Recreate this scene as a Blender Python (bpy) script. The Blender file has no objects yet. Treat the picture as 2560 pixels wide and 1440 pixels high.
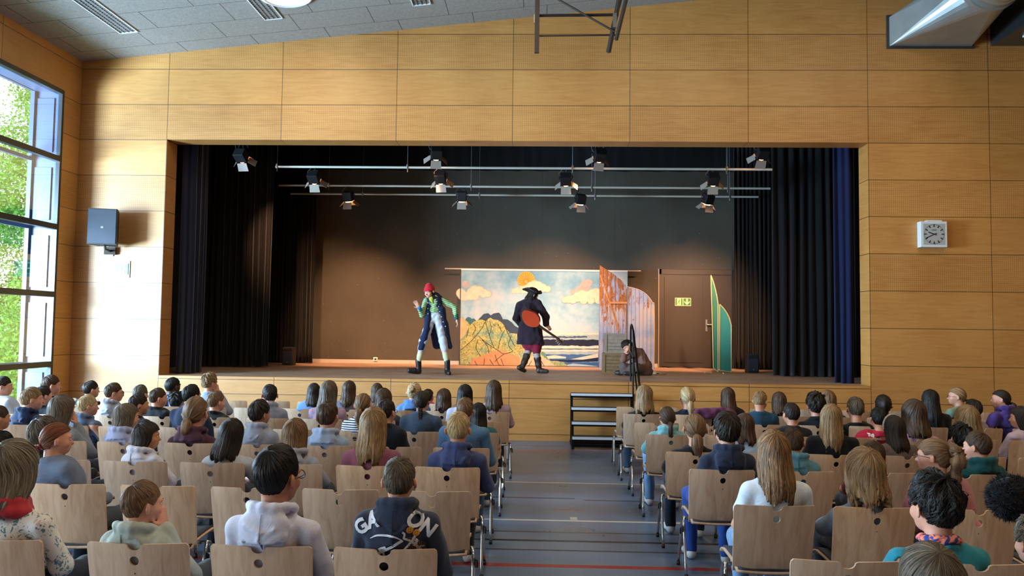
import bpy, bmesh, math, random
import numpy as np
from mathutils import Vector, Matrix
from mathutils.geometry import delaunay_2d_cdt
from mathutils.bvhtree import BVHTree
random.seed(7); np.random.seed(7)
PI = math.pi
SC = bpy.context.scene
COL = SC.collection

# ------------------------------------------------------------------ camera
CAMF, YAW, PITCH, ROLL = 1918., -.0334, .0517, .0127
CP = np.array([6.462, -12.964, 1.884])
_F = np.array([math.sin(YAW)*math.cos(PITCH), math.cos(YAW)*math.cos(PITCH), math.sin(PITCH)])
_R0 = np.array([math.cos(YAW), -math.sin(YAW), 0.]); _U0 = np.cross(_R0, _F)
_R = _R0*math.cos(ROLL)+_U0*math.sin(ROLL); _U = _U0*math.cos(ROLL)-_R0*math.sin(ROLL)
cam = bpy.data.cameras.new('camera'); camo = bpy.data.objects.new('camera', cam); COL.objects.link(camo)
cam.sensor_width = 36.; cam.lens = CAMF/2560*36.; cam.clip_start = .05; cam.clip_end = 300
camo.matrix_world = Matrix(((_R[0], _U[0], -_F[0], CP[0]), (_R[1], _U[1], -_F[1], CP[1]), (_R[2], _U[2], -_F[2], CP[2]), (0, 0, 0, 1)))
SC.camera = camo

def at(x, y, axis, val):
    """a point of the photograph on the plane axis = val"""
    d = _F+_R*(x-1280)/CAMF+_U*(720-y)/CAMF
    return CP+d*(val-CP[axis])/d[axis]

# ------------------------------------------------------------------ world, lights, exposure
SC.view_settings.view_transform = 'Standard'; SC.view_settings.look = 'None'
SC.view_settings.gamma = 1; SC.view_settings.use_curve_mapping = False
SC.view_settings.exposure = 0.0
SC.cycles.use_denoising = True
SC.cycles.max_bounces = 7; SC.cycles.diffuse_bounces = 4; SC.cycles.transparent_max_bounces = 16
SC.cycles.sample_clamp_indirect = 6; SC.cycles.caustics_reflective = False; SC.cycles.caustics_refractive = False
w = bpy.data.worlds.new('sky'); SC.world = w; w.use_nodes = True
nt = w.node_tree; bg = nt.nodes['Background']
tcw = nt.nodes.new('ShaderNodeTexCoord'); spw = nt.nodes.new('ShaderNodeSeparateXYZ'); rmw = nt.nodes.new('ShaderNodeValToRGB')
nt.links.new(tcw.outputs['Generated'], spw.inputs[0]); nt.links.new(spw.outputs[2], rmw.inputs[0]); nt.links.new(rmw.outputs[0], bg.inputs[0])
rmw.color_ramp.elements[0].color = (.93, .97, 1, 1); rmw.color_ramp.elements[1].color = (.42, .64, 1, 1)
bg.inputs[1].default_value = 2.4

def light(kind, name, loc, energy, color=(1, 1, 1), aim=None, **kw):
    l = bpy.data.lights.new(name, kind); o = bpy.data.objects.new(name, l); COL.objects.link(o)
    l.energy = energy; l.color = color; o.location = loc
    if aim is not None:
        o.rotation_euler = (Vector(aim)-Vector(loc)).to_track_quat('-Z', 'Y').to_euler()
    for k, v in kw.items(): setattr(l, k, v)
    return o
# sun on the trees outside
light('SUN', 'sun', (0, 0, 20), 5.5, (1, .96, .88), aim=(-1.6, 12, 2), angle=math.radians(1))
# added lamps standing in for sky and sunlit ground beyond the left-hand windows
light('AREA', 'daylight_left', (-5.0, -5.4, 2.5), 5600, (.50, .74, 1.0), aim=(0.6, 0.5, 3.4), shape='RECTANGLE', size=2.6, size_y=2.6)
light('AREA', 'daylight_side', (-3.2, -10.5, 1.9), 1500, (.78, .89, 1.0), aim=(6, -8.5, 4.2), shape='RECTANGLE', size=9, size_y=3.4)

# ------------------------------------------------------------------ helpers
def lin(c):
    if isinstance(c, str):
        c = [int(c[i:i+2], 16)/255 for i in (0, 2, 4)]
        return tuple(((v+.055)/1.055)**2.4 if v > .04045 else v/12.92 for v in c)
    return tuple(c)
_M = {}
def mat(name, color='808080', rough=.6, metal=0., spec=.5, emit=None, es=0, bump=0, bscale=40, alpha=1, var=0, vscale=6, sheen=0, coat=0):
    if name in _M: return _M[name]
    m = bpy.data.materials.new(name); m.use_nodes = True; n = m.node_tree; b = n.nodes['Principled BSDF']
    c = lin(color); b.inputs['Base Color'].default_value = (*c, 1); b.inputs['Roughness'].default_value = rough
    b.inputs['Metallic'].default_value = metal; b.inputs['Specular IOR Level'].default_value = spec
    if sheen: b.inputs['Sheen Weight'].default_value = sheen
    if coat: b.inputs['Coat Weight'].default_value = coat
    if emit is not None:
        b.inputs['Emission Color'].default_value = (*lin(emit), 1); b.inputs['Emission Strength'].default_value = es
    if bump or var:
        tc = n.nodes.new('ShaderNodeTexCoord')
        if bump:
            t = n.nodes.new('ShaderNodeTexNoise'); t.inputs['Scale'].default_value = bscale; t.inputs['Detail'].default_value = 3
            n.links.new(tc.outputs['Object'], t.inputs['Vector'])
            bp = n.nodes.new('ShaderNodeBump'); bp.inputs['Strength'].default_value = bump; bp.inputs['Distance'].default_value = .01
            n.links.new(t.outputs['Fac'], bp.inputs['Height']); n.links.new(bp.outputs[0], b.inputs['Normal'])
        if var:
            t = n.nodes.new('ShaderNodeTexNoise'); t.inputs['Scale'].default_value = vscale; t.inputs['Detail'].default_value = 4
            n.links.new(tc.outputs['Object'], t.inputs['Vector'])
            r = n.nodes.new('ShaderNodeValToRGB')
            r.color_ramp.elements[0].position = .3; r.color_ramp.elements[1].position = .7
            r.color_ramp.elements[0].color = (*[max(0, v*(1-var)) for v in c], 1)
            r.color_ramp.elements[1].color = (*[min(1, v*(1+var)) for v in c], 1)
            n.links.new(t.outputs['Fac'], r.inputs[0]); n.links.new(r.outputs[0], b.inputs['Base Color'])
    _M[name] = m
    return m

class NT:
    """tiny node-graph writer"""
    def __init__(s, name, rough=.6, spec=.5):
        s.m = bpy.data.materials.new(name); s.m.use_nodes = True; s.t = s.m.node_tree; s.b = s.t.nodes['Principled BSDF']
        s.b.inputs['Roughness'].default_value = rough; s.b.inputs['Specular IOR Level'].default_value = spec; _M[name] = s.m
    def n(s, typ, **kw):
        x = s.t.nodes.new(typ)
        for k, v in kw.items(): setattr(x, k, v)
        return x
    def put(s, v, sock):
        if isinstance(v, bpy.types.NodeSocket): s.t.links.new(v, sock)
        elif v is not None: sock.default_value = v
    def math(s, op, a, b=None, c=None):
        x = s.n('ShaderNodeMath', operation=op); s.put(a, x.inputs[0])
        if b is not None: s.put(b, x.inputs[1])
        if c is not None: s.put(c, x.inputs[2])
        return x.outputs[0]
    def xyz(s, kind='Object'):
        tc = s.n('ShaderNodeTexCoord'); sp = s.n('ShaderNodeSeparateXYZ'); s.t.links.new(tc.outputs[kind], sp.inputs[0])
        return sp.outputs[0], sp.outputs[1], sp.outputs[2], tc.outputs[kind]
    def vec(s, x, y, z):
        c = s.n('ShaderNodeCombineXYZ'); s.put(x, c.inputs[0]); s.put(y, c.inputs[1]); s.put(z, c.inputs[2]); return c.outputs[0]
    def noise(s, v, scale=5, detail=4, rough=.5, dist=0):
        x = s.n('ShaderNodeTexNoise'); s.put(v, x.inputs['Vector']); x.inputs['Scale'].default_value = scale
        x.inputs['Detail'].default_value = detail; x.inputs['Roughness'].default_value = rough; x.inputs['Distortion'].default_value = dist
        return x.outputs['Fac']
    def ramp(s, f, stops):
        x = s.n('ShaderNodeValToRGB'); s.put(f, x.inputs[0]); e = x.color_ramp.elements
        while len(e) < len(stops): e.new(.5)
        for k, (p, c) in enumerate(stops):
            e[k].position = p; e[k].color = (*lin(c), 1) if not isinstance(c, (int, float)) else (c, c, c, 1)
        return x.outputs[0]
    def mix(s, f, a, b, blend='MIX'):
        x = s.n('ShaderNodeMix', data_type='RGBA', blend_type=blend); s.put(f, x.inputs[0])
        for v, k in ((a, 6), (b, 7)):
            if isinstance(v, bpy.types.NodeSocket): s.t.links.new(v, x.inputs[k])
            else: x.inputs[k].default_value = (*lin(v), 1)
        return x.outputs[2]
    def line(s, x, step, w, off=0):
        """1 inside a joint of half width w repeated every step"""
        f = s.math('FRACT', s.math('ADD', s.math('DIVIDE', s.math('SUBTRACT', x, off), step), .5))
        return s.math('LESS_THAN', s.math('ABSOLUTE', s.math('SUBTRACT', f, .5)), w/step)
    def color(s, c): s.put(c, s.b.inputs['Base Color']); return s
    def bump(s, h, st=.3, d=.01):
        x = s.n('ShaderNodeBump'); x.inputs['Strength'].default_value = st; x.inputs['Distance'].default_value = d
        s.put(h, x.inputs['Height']); s.t.links.new(x.outputs[0], s.b.inputs['Normal'])

def newmesh(name, V, F, smooth=False, uv=None):
    me = bpy.data.meshes.new(name)
    V = np.asarray(V, np.float32)
    if isinstance(F, np.ndarray) and F.ndim == 2:
        nf, k = F.shape
        me.vertices.add(len(V)); me.vertices.foreach_set('co', V.ravel())
        me.loops.add(nf*k); me.loops.foreach_set('vertex_index', F.astype(np.int32).ravel())
        me.polygons.add(nf); me.polygons.foreach_set('loop_start', np.arange(0, nf*k, k, dtype=np.int32))
        me.update(calc_edges=True)
        vi = F.ravel()
    else:
        me.from_pydata([tuple(v) for v in V], [], F)
        vi = np.array([i for f in F for i in f], int)
    if uv is not None:
        l = me.uv_layers.new(name='UVMap'); l.data.foreach_set('uv', np.asarray(uv, np.float32)[vi].ravel())
    me.polygons.foreach_set('use_smooth', [bool(smooth)]*len(me.polygons))
    me.update()
    return me

def obj(name, me, m=None, parent=None, loc=None, slots=None):
    o = bpy.data.objects.new(name, me); COL.objects.link(o)
    if m is not None and len(me.materials) == 0: me.materials.append(m)
    elif m is not None:
        o.material_slots[0].link = 'OBJECT'; o.material_slots[0].material = m
    if parent is not None: o.parent = parent
    if loc is not None: o.location = loc
    return o

def tag(o, label=None, cat=None, group=None, kind=None):
    if label: o['label'] = label
    if cat: o['category'] = cat
    if group: o['group'] = group
    if kind: o['kind'] = kind
    return o
def thing(name, label, cat, loc=(0, 0, 0), rz=0, group=None):
    o = bpy.data.objects.new(name, None); COL.objects.link(o); o.location = loc; o.rotation_euler = (0, 0, rz)
    o.empty_display_size = .1
    return tag(o, label, cat, group)

class MB:
    def __init__(s): s.V = []; s.F = []; s.n = 0
    def add(s, V, F):
        V = np.asarray(V, float); s.V.append(V); s.F += [tuple(int(i)+s.n for i in f) for f in F]; s.n += len(V); return s
    def box(s, c, d, M=None, b=0.):
        hx, hy, hz = d[0]/2, d[1]/2, d[2]/2
        V = np.array([(x, y, z) for x in (-hx, hx) for y in (-hy, hy) for z in (-hz, hz)])
        F = [(0, 1, 3, 2), (4, 6, 7, 5), (0, 4, 5, 1), (2, 3, 7, 6), (0, 2, 6, 4), (1, 5, 7, 3)]
        if b > 0:
            bm = bmesh.new(); vs = [bm.verts.new(v) for v in V]
            for f in F: bm.faces.new([vs[i] for i in f])
            bmesh.ops.bevel(bm, geom=bm.edges[:], offset=b, segments=2, affect='EDGES', profile=.6)
            bm.verts.ensure_lookup_table(); V = np.array([v.co[:] for v in bm.verts]); bm.verts.index_update()
            F = [tuple(v.index for v in f.verts) for f in bm.faces]; bm.free()
        if M is not None: V = V@np.asarray(M).T
        return s.add(V+np.asarray(c, float), F)
    def bb(s, x0, x1, y0, y1, z0, z1, b=0.):
        return s.box(((x0+x1)/2, (y0+y1)/2, (z0+z1)/2), (x1-x0, y1-y0, z1-z0), b=b)
    def tube(s, pts, r, n=10, cap=True, closed=False):
        P = np.asarray(pts, float); m = len(P); R = np.full(m, r) if np.isscalar(r) else np.asarray(r, float)
        T = np.gradient(P, axis=0) if not closed else np.roll(P, -1, 0)-np.roll(P, 1, 0)
        T /= np.linalg.norm(T, axis=1)[:, None]+1e-12
        u = np.cross(T[0], (0, 0, 1)) if abs(T[0][2]) < .9 else np.cross(T[0], (1, 0, 0))
        u /= np.linalg.norm(u); V = []
        for i in range(m):
            u = u-T[i]*(u@T[i]); u /= np.linalg.norm(u); v = np.cross(T[i], u)
            a = np.arange(n)*2*PI/n
            V.append(P[i]+R[i]*(np.cos(a)[:, None]*u+np.sin(a)[:, None]*v))
        V = np.concatenate(V); F = []
        for i in range(m if closed else m-1):
            j = (i+1) % m
            for k in range(n):
                F.append((i*n+k, i*n+(k+1) % n, j*n+(k+1) % n, j*n+k))
        if cap and not closed:
            F.append(tuple(range(n))[::-1]); F.append(tuple((m-1)*n+k for k in range(n)))
        return s.add(V, F)
    def cyl(s, a, b, r, n=16, r2=None): return s.tube([a, b], [r, r if r2 is None else r2], n)
    def lathe(s, prof, c=(0, 0, 0), n=24, M=None):
        """profile of (radius, z) about the z axis"""
        V = []; F = []; m = len(prof)
        for r, z in prof:
            for k in range(n): V.append((r*math.cos(2*PI*k/n), r*math.sin(2*PI*k/n), z))
        for i in range(m-1):
            for k in range(n): F.append((i*n+k, i*n+(k+1) % n, (i+1)*n+(k+1) % n, (i+1)*n+k))
        if prof[0][0] > 1e-6: F.append(tuple(range(n))[::-1])
        if prof[-1][0] > 1e-6: F.append(tuple((m-1)*n+k for k in range(n)))
        V = np.array(V)
        if M is not None: V = V@np.asarray(M).T
        return s.add(V+np.asarray(c, float), F)
    def ell(s, c, r, M=None, n=14, m=9):
        V = []; F = []
        for i in range(m+1):
            t = PI*i/m
            for k in range(n): V.append((r[0]*math.sin(t)*math.cos(2*PI*k/n), r[1]*math.sin(t)*math.sin(2*PI*k/n), r[2]*math.cos(t)))
        for i in range(m):
            for k in range(n): F.append(((i+1)*n+k, (i+1)*n+(k+1) % n, i*n+(k+1) % n, i*n+k))
        V = np.array(V)
        if M is not None: V = V@np.asarray(M).T
        return s.add(V+np.asarray(c, float), F)
    def slab(s, outline, holes=(), th=.01, step=None, fn=None, plane='xz'):
        """flat 2-D shape with holes given a thickness; fn maps (u,v,t in 0..1) to 3-D"""
        V, T, loops = tri2d(outline, holes, step)
        n = len(V)
        if fn is None:
            if plane == 'xz': fn = lambda u, v, t: np.stack([u, t*th, v], -1)
            elif plane == 'xy': fn = lambda u, v, t: np.stack([u, v, t*th], -1)
            else: fn = lambda u, v, t: np.stack([t*th, u, v], -1)
        A = fn(V[:, 0], V[:, 1], np.zeros(n)); B = fn(V[:, 0], V[:, 1], np.ones(n))
        F = [tuple(t) for t in T]+[tuple(i+n for i in t[::-1]) for t in T]
        for a, b in loops: F.append((b, a, a+n, b+n))
        return s.add(np.concatenate([A, B]), F)
    def mesh(s, name, smooth=False, uv=None): return newmesh(name, np.concatenate(s.V), s.F, smooth, uv)
    def build(s, name, m, parent=None, smooth=False, loc=None):
        me = s.mesh(name, smooth)
        if smooth == 'auto':
            me.polygons.foreach_set('use_smooth', [True]*len(me.polygons))
            try: me.set_sharp_from_angle(angle=math.radians(38))
            except Exception: pass
        return obj(name, me, m, parent, loc)

def inpoly(P, poly):
    poly = np.asarray(poly); x, y = P[:, 0], P[:, 1]; c = np.zeros(len(P), bool); j = len(poly)-1
    for i in range(len(poly)):
        xi, yi = poly[i]; xj, yj = poly[j]
        if yi != yj:
            c ^= ((yi > y) != (yj > y)) & (x < (xj-xi)*(y-yi)/(yj-yi)+xi)
        j = i
    return c
def tri2d(outline, holes=(), step=None):
    pts = []; edges = []
    for lp in [outline]+list(holes):
        b = len(pts); pts += [Vector((float(p[0]), float(p[1]))) for p in lp]
        edges += [(b+i, b+(i+1) % len(lp)) for i in range(len(lp))]
    if step:
        o = np.asarray(outline, float); lo = o.min(0); hi = o.max(0)
        gx = np.arange(lo[0]+step*.5, hi[0], step); gy = np.arange(lo[1]+step*.5, hi[1], step)
        G = np.array([(a, b) for a in gx for b in gy]) if len(gx) and len(gy) else np.zeros((0, 2))
        if len(G):
            k = inpoly(G, o)
            for h in holes: k &= ~inpoly(G, np.asarray(h))
            pts += [Vector((float(p[0]), float(p[1]))) for p in G[k]]
    v, e, f, *_ = delaunay_2d_cdt(pts, edges, [], 0, 1e-6)
    V = np.array([p[:] for p in v]); T = np.array([t for t in f if len(t) == 3])
    C = V[T].mean(1); k = inpoly(C, np.asarray(outline))
    for h in holes: k &= ~inpoly(C, np.asarray(h))
    T = T[k]
    a = V[T[:, 1]]-V[T[:, 0]]; b = V[T[:, 2]]-V[T[:, 0]]; neg = (a[:, 0]*b[:, 1]-a[:, 1]*b[:, 0]) < 0
    T[neg] = T[neg][:, ::-1]
    ed = {}
    for t in T:
        for i in range(3):
            ed[(int(t[i]), int(t[(i+1) % 3]))] = 1
    loops = [(a, b) for (a, b) in ed if (b, a) not in ed]
    return V, T, loops
def circ(x, y, r, n=24, a0=0): return [(x+r*math.cos(a0+2*PI*k/n), y+r*math.sin(a0+2*PI*k/n)) for k in range(n)]
def stroke(pts, w, taper=False):
    """outline of a thick poly-line"""
    P = np.asarray(pts, float); T = np.gradient(P, axis=0); T /= np.linalg.norm(T, axis=1)[:, None]+1e-9
    N = np.stack([-T[:, 1], T[:, 0]], 1); W = np.full(len(P), w/2)
    if taper: W = W*np.sin(np.linspace(.25, PI-.25, len(P)))
    return [tuple(p) for p in P+N*W[:, None]]+[tuple(p) for p in (P-N*W[:, None])[::-1]]
def curve2(pts, n=24):
    """smooth curve through 2-D/3-D control points (Catmull-Rom)"""
    P = np.asarray(pts, float); P = np.concatenate([[2*P[0]-P[1]], P, [2*P[-1]-P[-2]]]); out = []; m = len(P)-3
    for t in np.linspace(0, m-1e-6, n):
        i = int(t); u = t-i; a, b, c, d = P[i:i+4]
        out.append(.5*((2*b)+(-a+c)*u+(2*a-5*b+4*c-d)*u*u+(-a+3*b-3*c+d)*u**3))
    return np.array(out)
def text_mesh(txt, size, name='lettering', font_off=0., extr=0.):
    c = bpy.data.curves.new('t', 'FONT'); c.body = txt; c.size = size; c.align_x = 'CENTER'; c.align_y = 'CENTER'; c.offset = font_off; c.resolution_u = 3; c.extrude = extr
    o = bpy.data.objects.new('t', c); COL.objects.link(o); dg = bpy.context.evaluated_depsgraph_get()
    me = bpy.data.meshes.new_from_object(o.evaluated_get(dg)); me.name = name
    bpy.data.objects.remove(o); bpy.data.curves.remove(c)
    return me
def mesh_arrays(me):
    V = np.zeros(len(me.vertices)*3); me.vertices.foreach_get('co', V)
    return V.reshape(-1, 3), [tuple(p.vertices) for p in me.polygons]

# ------------------------------------------------------------------ implicit surfaces for bodies and cloth
class Field:
    def __init__(s, h): s.h = h; s.L = []
    def _add(s, lo, hi, fn, k): s.L.append((np.asarray(lo, float), np.asarray(hi, float), fn, k)); return s
    def cap(s, a, b, ra, rb=None, k=.02, sub=False):
        a = np.asarray(a, float); b = np.asarray(b, float); rb = ra if rb is None else rb; R = max(ra, rb); d = b-a; dd = d@d+1e-12
        def fn(X, Y, Z):
            t = np.clip(((X-a[0])*d[0]+(Y-a[1])*d[1]+(Z-a[2])*d[2])/dd, 0, 1)
            return np.sqrt((X-a[0]-t*d[0])**2+(Y-a[1]-t*d[1])**2+(Z-a[2]-t*d[2])**2)-(ra+(rb-ra)*t)
        return s._add(np.minimum(a, b)-R, np.maximum(a, b)+R, fn, -k if sub else k)
    def ell(s, c, r, M=None, k=.02, sub=False):
        c = np.asarray(c, float); r = np.asarray(r, float); M = np.eye(3) if M is None else np.asarray(M, float)
        ext = np.sqrt(((M*r)**2).sum(1))
        def fn(X, Y, Z):
            x, y, z = X-c[0], Y-c[1], Z-c[2]
            q = [M[0, i]*x+M[1, i]*y+M[2, i]*z for i in range(3)]
            k0 = np.sqrt(sum((q[i]/r[i])**2 for i in range(3))); k1 = np.sqrt(sum((q[i]/r[i]**2)**2 for i in range(3)))+1e-9
            return k0*(k0-1)/k1
        return s._add(c-ext, c+ext, fn, -k if sub else k)
    def chain(s, pts, rs, k=.02):
        for i in range(len(pts)-1): s.cap(pts[i], pts[i+1], rs[i], rs[i+1], k)
        return s
    def arrays(s, fold=None, clipz=None):
        h = s.h; lo = np.min([l[0] for l in s.L if l[3] > 0], 0)-2.5*h-.01; hi = np.max([l[1] for l in s.L if l[3] > 0], 0)+2.5*h+.01
        n = np.ceil((hi-lo)/h).astype(int)+1
        D = np.full(n, .08, np.float32); ax = [lo[i]+h*np.arange(n[i]) for i in range(3)]
        mg = .055
        for l0, l1, fn, k in s.L:
            i0 = np.maximum(np.floor((l0-mg-lo)/h).astype(int), 0); i1 = np.minimum(np.ceil((l1+mg-lo)/h).astype(int)+1, n)
            if (i1 <= i0).any(): continue
            sl = tuple(slice(i0[i], i1[i]) for i in range(3))
            d = fn(ax[0][sl[0]][:, None, None], ax[1][sl[1]][None, :, None], ax[2][sl[2]][None, None, :])
            cur = D[sl]
            if k > 0:
                hh = np.maximum(k-np.abs(cur-d), 0)/k; D[sl] = np.minimum(cur, d)-hh*hh*k*.25
            else:
                kk = -k; hh = np.maximum(kk-np.abs(cur+d), 0)/kk; D[sl] = np.maximum(cur, -d)+hh*hh*kk*.25
        if clipz is not None:
            D = np.maximum(D, (clipz-ax[2])[None, None, :].astype(np.float32))
        if fold is not None:
            D = D+fold(ax[0][:, None, None], ax[1][None, :, None], ax[2][None, None, :]).astype(np.float32)
        return surface_net(D, lo, h)
    def build(s, name, m, parent=None, fold=None, clipz=None, post=None):
        V, F = s.arrays(fold, clipz)
        if post: V = post(V)
        return obj(name, newmesh(name, V, F, True), m, parent)

def surface_net(D, lo, h):
    n = D.shape; S = D < 0; nc = (n[0]-1, n[1]-1, n[2]-1); N = nc[0]*nc[1]*nc[2]
    idx = []; pos = []; edges = []
    for a in range(3):
        s0 = [slice(None)]*3; s1 = [slice(None)]*3; s0[a] = slice(0, -1); s1[a] = slice(1, None)
        I = np.array(np.nonzero(S[tuple(s0)] != S[tuple(s1)]))
        J = I.copy(); J[a] += 1
        d0 = D[tuple(I)]; d1 = D[tuple(J)]; t = d0/(d0-d1)
        P = I.T.astype(np.float64); P[:, a] += t
        b, c = [x for x in range(3) if x != a]
        ok = (I[b] > 0) & (I[c] > 0) & (I[b] < n[b]-1) & (I[c] < n[c]-1)
        I, P, inside = I[:, ok], P[ok], S[tuple(I)][ok]
        q = []
        for ob, oc in ((-1, -1), (0, -1), (0, 0), (-1, 0)):
            K = I.copy(); K[b] += ob; K[c] += oc
            q.append((K[0]*nc[1]+K[1])*nc[2]+K[2]); idx.append(q[-1]); pos.append(P)
        q = np.stack(q, 1)
        flip = inside if a != 1 else ~inside
        q[~flip] = q[~flip][:, ::-1]
        edges.append(q)
    idx = np.concatenate(idx); pos = np.concatenate(pos)
    u, inv = np.unique(idx, return_inverse=True); cnt = np.bincount(inv)
    V = np.stack([np.bincount(inv, pos[:, i])/cnt for i in range(3)], 1)*h+lo
    Q = np.concatenate(edges); Fq = np.searchsorted(u, Q)
    return V, Fq
def wrinkle(amp=.003, f=38, seed=0):
    r = np.random.RandomState(seed); A = r.normal(size=(4, 3))*f; ph = r.uniform(0, 6, 4)
    def fn(X, Y, Z):
        o = 0
        for i in range(4): o = o+np.sin(A[i, 0]*X+A[i, 1]*Y+A[i, 2]*Z*.6+ph[i]+1.5*np.sin(X*14+i)*np.cos(Z*11))
        return amp*o/2
    return fn
def frameM(yaw=0, pitch=0, roll=0):
    """columns = right, forward, up; yaw > 0 turns to the right, pitch > 0 looks up (degrees)"""
    y, p, r = (math.radians(v) for v in (yaw, pitch, roll))
    f = np.array([math.sin(y)*math.cos(p), math.cos(y)*math.cos(p), math.sin(p)]); rt = np.array([math.cos(y), -math.sin(y), 0.])
    up = np.cross(rt, f); r2 = rt*math.cos(r)-up*math.sin(r); u2 = up*math.cos(r)+rt*math.sin(r)
    return np.stack([r2, f, u2], 1)
# ================================================================== THE HALL
RZ, RH = 1.328, .6227          # first panel joint, panel height
ST = .995                      # stage level
CEIL = lambda x: 6.44+.1016*(x+1.545)

def ply_material(name, u_axis, joints=True, perf=True, u_step=2.0, u_off=0., zlines=None, base=('A06A30', 'B27C3F', 'BF8B4C'), holes=True):
    g = NT(name, rough=.5, spec=.35); g.b.inputs['Coat Weight'].default_value = .55; g.b.inputs['Coat Roughness'].default_value = .48
    x, y, z, v = g.xyz(); u = (x, y)[u_axis]
    gv = g.vec(g.math('MULTIPLY', u, .9), g.math('MULTIPLY', (y, x)[u_axis], .9), g.math('MULTIPLY', z, 9))
    n1 = g.noise(gv, 2.2, 6, .6, .8); n2 = g.noise(v, .9, 3, .5, .3)
    c = g.ramp(g.math('ADD', g.math('MULTIPLY', n1, .55), g.math('MULTIPLY', n2, .45)), [(.3, base[0]), (.5, base[1]), (.72, base[2])])
    pu = g.math('FLOOR', g.math('DIVIDE', g.math('SUBTRACT', u, u_off), u_step)); pz = g.math('FLOOR', g.math('DIVIDE', g.math('SUBTRACT', z, RZ), RH))
    wn = g.n('ShaderNodeTexWhiteNoise', noise_dimensions='2D'); g.put(g.vec(pu, pz, 0), wn.inputs['Vector'])
    hv = g.n('ShaderNodeHueSaturation'); g.put(c, hv.inputs['Color']); g.put(g.math('ADD', g.math('MULTIPLY', wn.outputs['Value'], .14), .93), hv.inputs['Value'])
    c = hv.outputs[0]
    if joints:
        if zlines is None: jz = g.line(z, RH, .0045, RZ)
        else:
            jz = None
            for zl in zlines:
                t = g.math('LESS_THAN', g.math('ABSOLUTE', g.math('SUBTRACT', z, zl)), .0045); jz = t if jz is None else g.math('MAXIMUM', jz, t)
        ju = g.line(u, u_step, .0042, u_off)
        j = g.math('MAXIMUM', jz, ju)
        if perf:
            par = g.math('LESS_THAN', g.math('FRACT', g.math('ADD', g.math('MULTIPLY', pz, .5), .001)), .25)
            par = g.math('MULTIPLY', par, g.math('GREATER_THAN', pz, 1.5))
            zz = g.math('SUBTRACT', z, RZ); hs = RH/19
            fu = g.math('SUBTRACT', g.math('FRACT', g.math('DIVIDE', u, hs)), .5); fz = g.math('SUBTRACT', g.math('FRACT', g.math('DIVIDE', zz, hs)), .5)
            r = g.math('SQRT', g.math('ADD', g.math('MULTIPLY', fu, fu), g.math('MULTIPLY', fz, fz)))
            h = g.math('MULTIPLY', g.math('LESS_THAN', r, .16), par)
            c = g.mix(g.math('MULTIPLY', h, .8), c, '3A2109')
        c = g.mix(j, c, '2A1706')
    g.color(c); return g.m
ply_front = ply_material('plywood_front_wall', 0)
ply_side = ply_material('plywood_side_wall', 1, u_step=2.0, u_off=0.)
ply_stage = ply_material('plywood_stage_front', 0, perf=False, zlines=(.944, .70, .105))

def polyslab(name, outline, holes, y0, th, m, kind='structure'):
    b = MB(); b.slab(outline, holes, th); me = b.mesh(name); o = obj(name, me, m); o.location.y = 0
    for v in me.vertices: v.co.y += y0
    o['kind'] = kind; return o
# front wall with the proscenium opening
wf = MB()
wf.bb(-2.05, .006, 0, .38, 0, 5.072); wf.bb(11.994, 16.3, 0, .38, 0, 5.072)
wf.slab([(-2.05, 5.072), (16.3, 5.072), (16.3, CEIL(16.3)+.02), (-2.05, CEIL(-2.05)+.02)], [], .38)
tag(wf.build('wall_front', ply_front), kind='structure')
sf = MB(); sf.bb(.006, 11.994, .0, .05, 0, .944)
tag(sf.build('trim_1', ply_stage), kind='structure')
lip = MB(); lip.bb(.006, 11.994, -.002, .12, .946, ST)
tag(lip.build('trim_2', ply_stage), kind='structure')

# left wall around the window band
WY0, WY1, WZ0, WZ1 = -.48, -18.2, .22, 5.77
lw = MB()
lw.bb(-2.05, -1.545, WY0, 0, 0, CEIL(-1.545)); lw.bb(-2.05, -1.545, WY1, WY0, WZ1, CEIL(-1.545)); lw.bb(-2.05, -1.545, -19.5, WY1, 0, CEIL(-1.545)); lw.bb(-2.05, -1.545, WY1, WY0, 0, WZ0)
tag(lw.build('wall_left', ply_side), kind='structure')
rw = MB(); rw.bb(16, 16.3, -19.5, 0, 0, CEIL(16)); tag(rw.build('wall_right', ply_side), kind='structure')
bw = MB(); bw.slab([(-2.05, 0), (16.3, 0), (16.3, CEIL(16.3)), (-2.05, CEIL(-2.05))], [], .3)
o = tag(bw.build('wall_back', ply_front), kind='structure'); o.location.y = -19.8

# ceiling: grey wood-wool boards, running joints, staggered cross joints
g = NT('wood_wool_ceiling', rough=.95, spec=.1); x, y, z, v = g.xyz()
n1 = g.noise(v, 70, 3, .7, 2.5); n2 = g.noise(v, 24, 3, .6, 1.5)
c = g.ramp(g.math('ADD', g.math('MULTIPLY', n1, .7), g.math('MULTIPLY', n2, .3)), [(.32, '6A6460'), (.5, '9C958F'), (.7, 'B6AFA8')])
row = g.math('FLOOR', g.math('DIVIDE', g.math('MULTIPLY', y, -1), .625)); sh = g.math('MULTIPLY', g.math('FRACT', g.math('MULTIPLY', row, .5)), 2)
xs = g.math('SUBTRACT', x, g.math('MULTIPLY', sh, -.39))
j = g.math('MAXIMUM', g.line(y, .625, .004, 0), g.line(xs, 1.25, .0045, -.93)); g.color(g.mix(j, c, '2B2825')); g.bump(n1, .5, .01)
cl = MB(); cl.slab([(-2.05, CEIL(-2.05)), (16.3, CEIL(16.3)), (16.3, CEIL(16.3)+.3), (-2.05, CEIL(-2.05)+.3)], [], 19.8)
o = tag(cl.build('ceiling', g.m), kind='structure'); o.location = (0, -19.8, 0)

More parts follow.
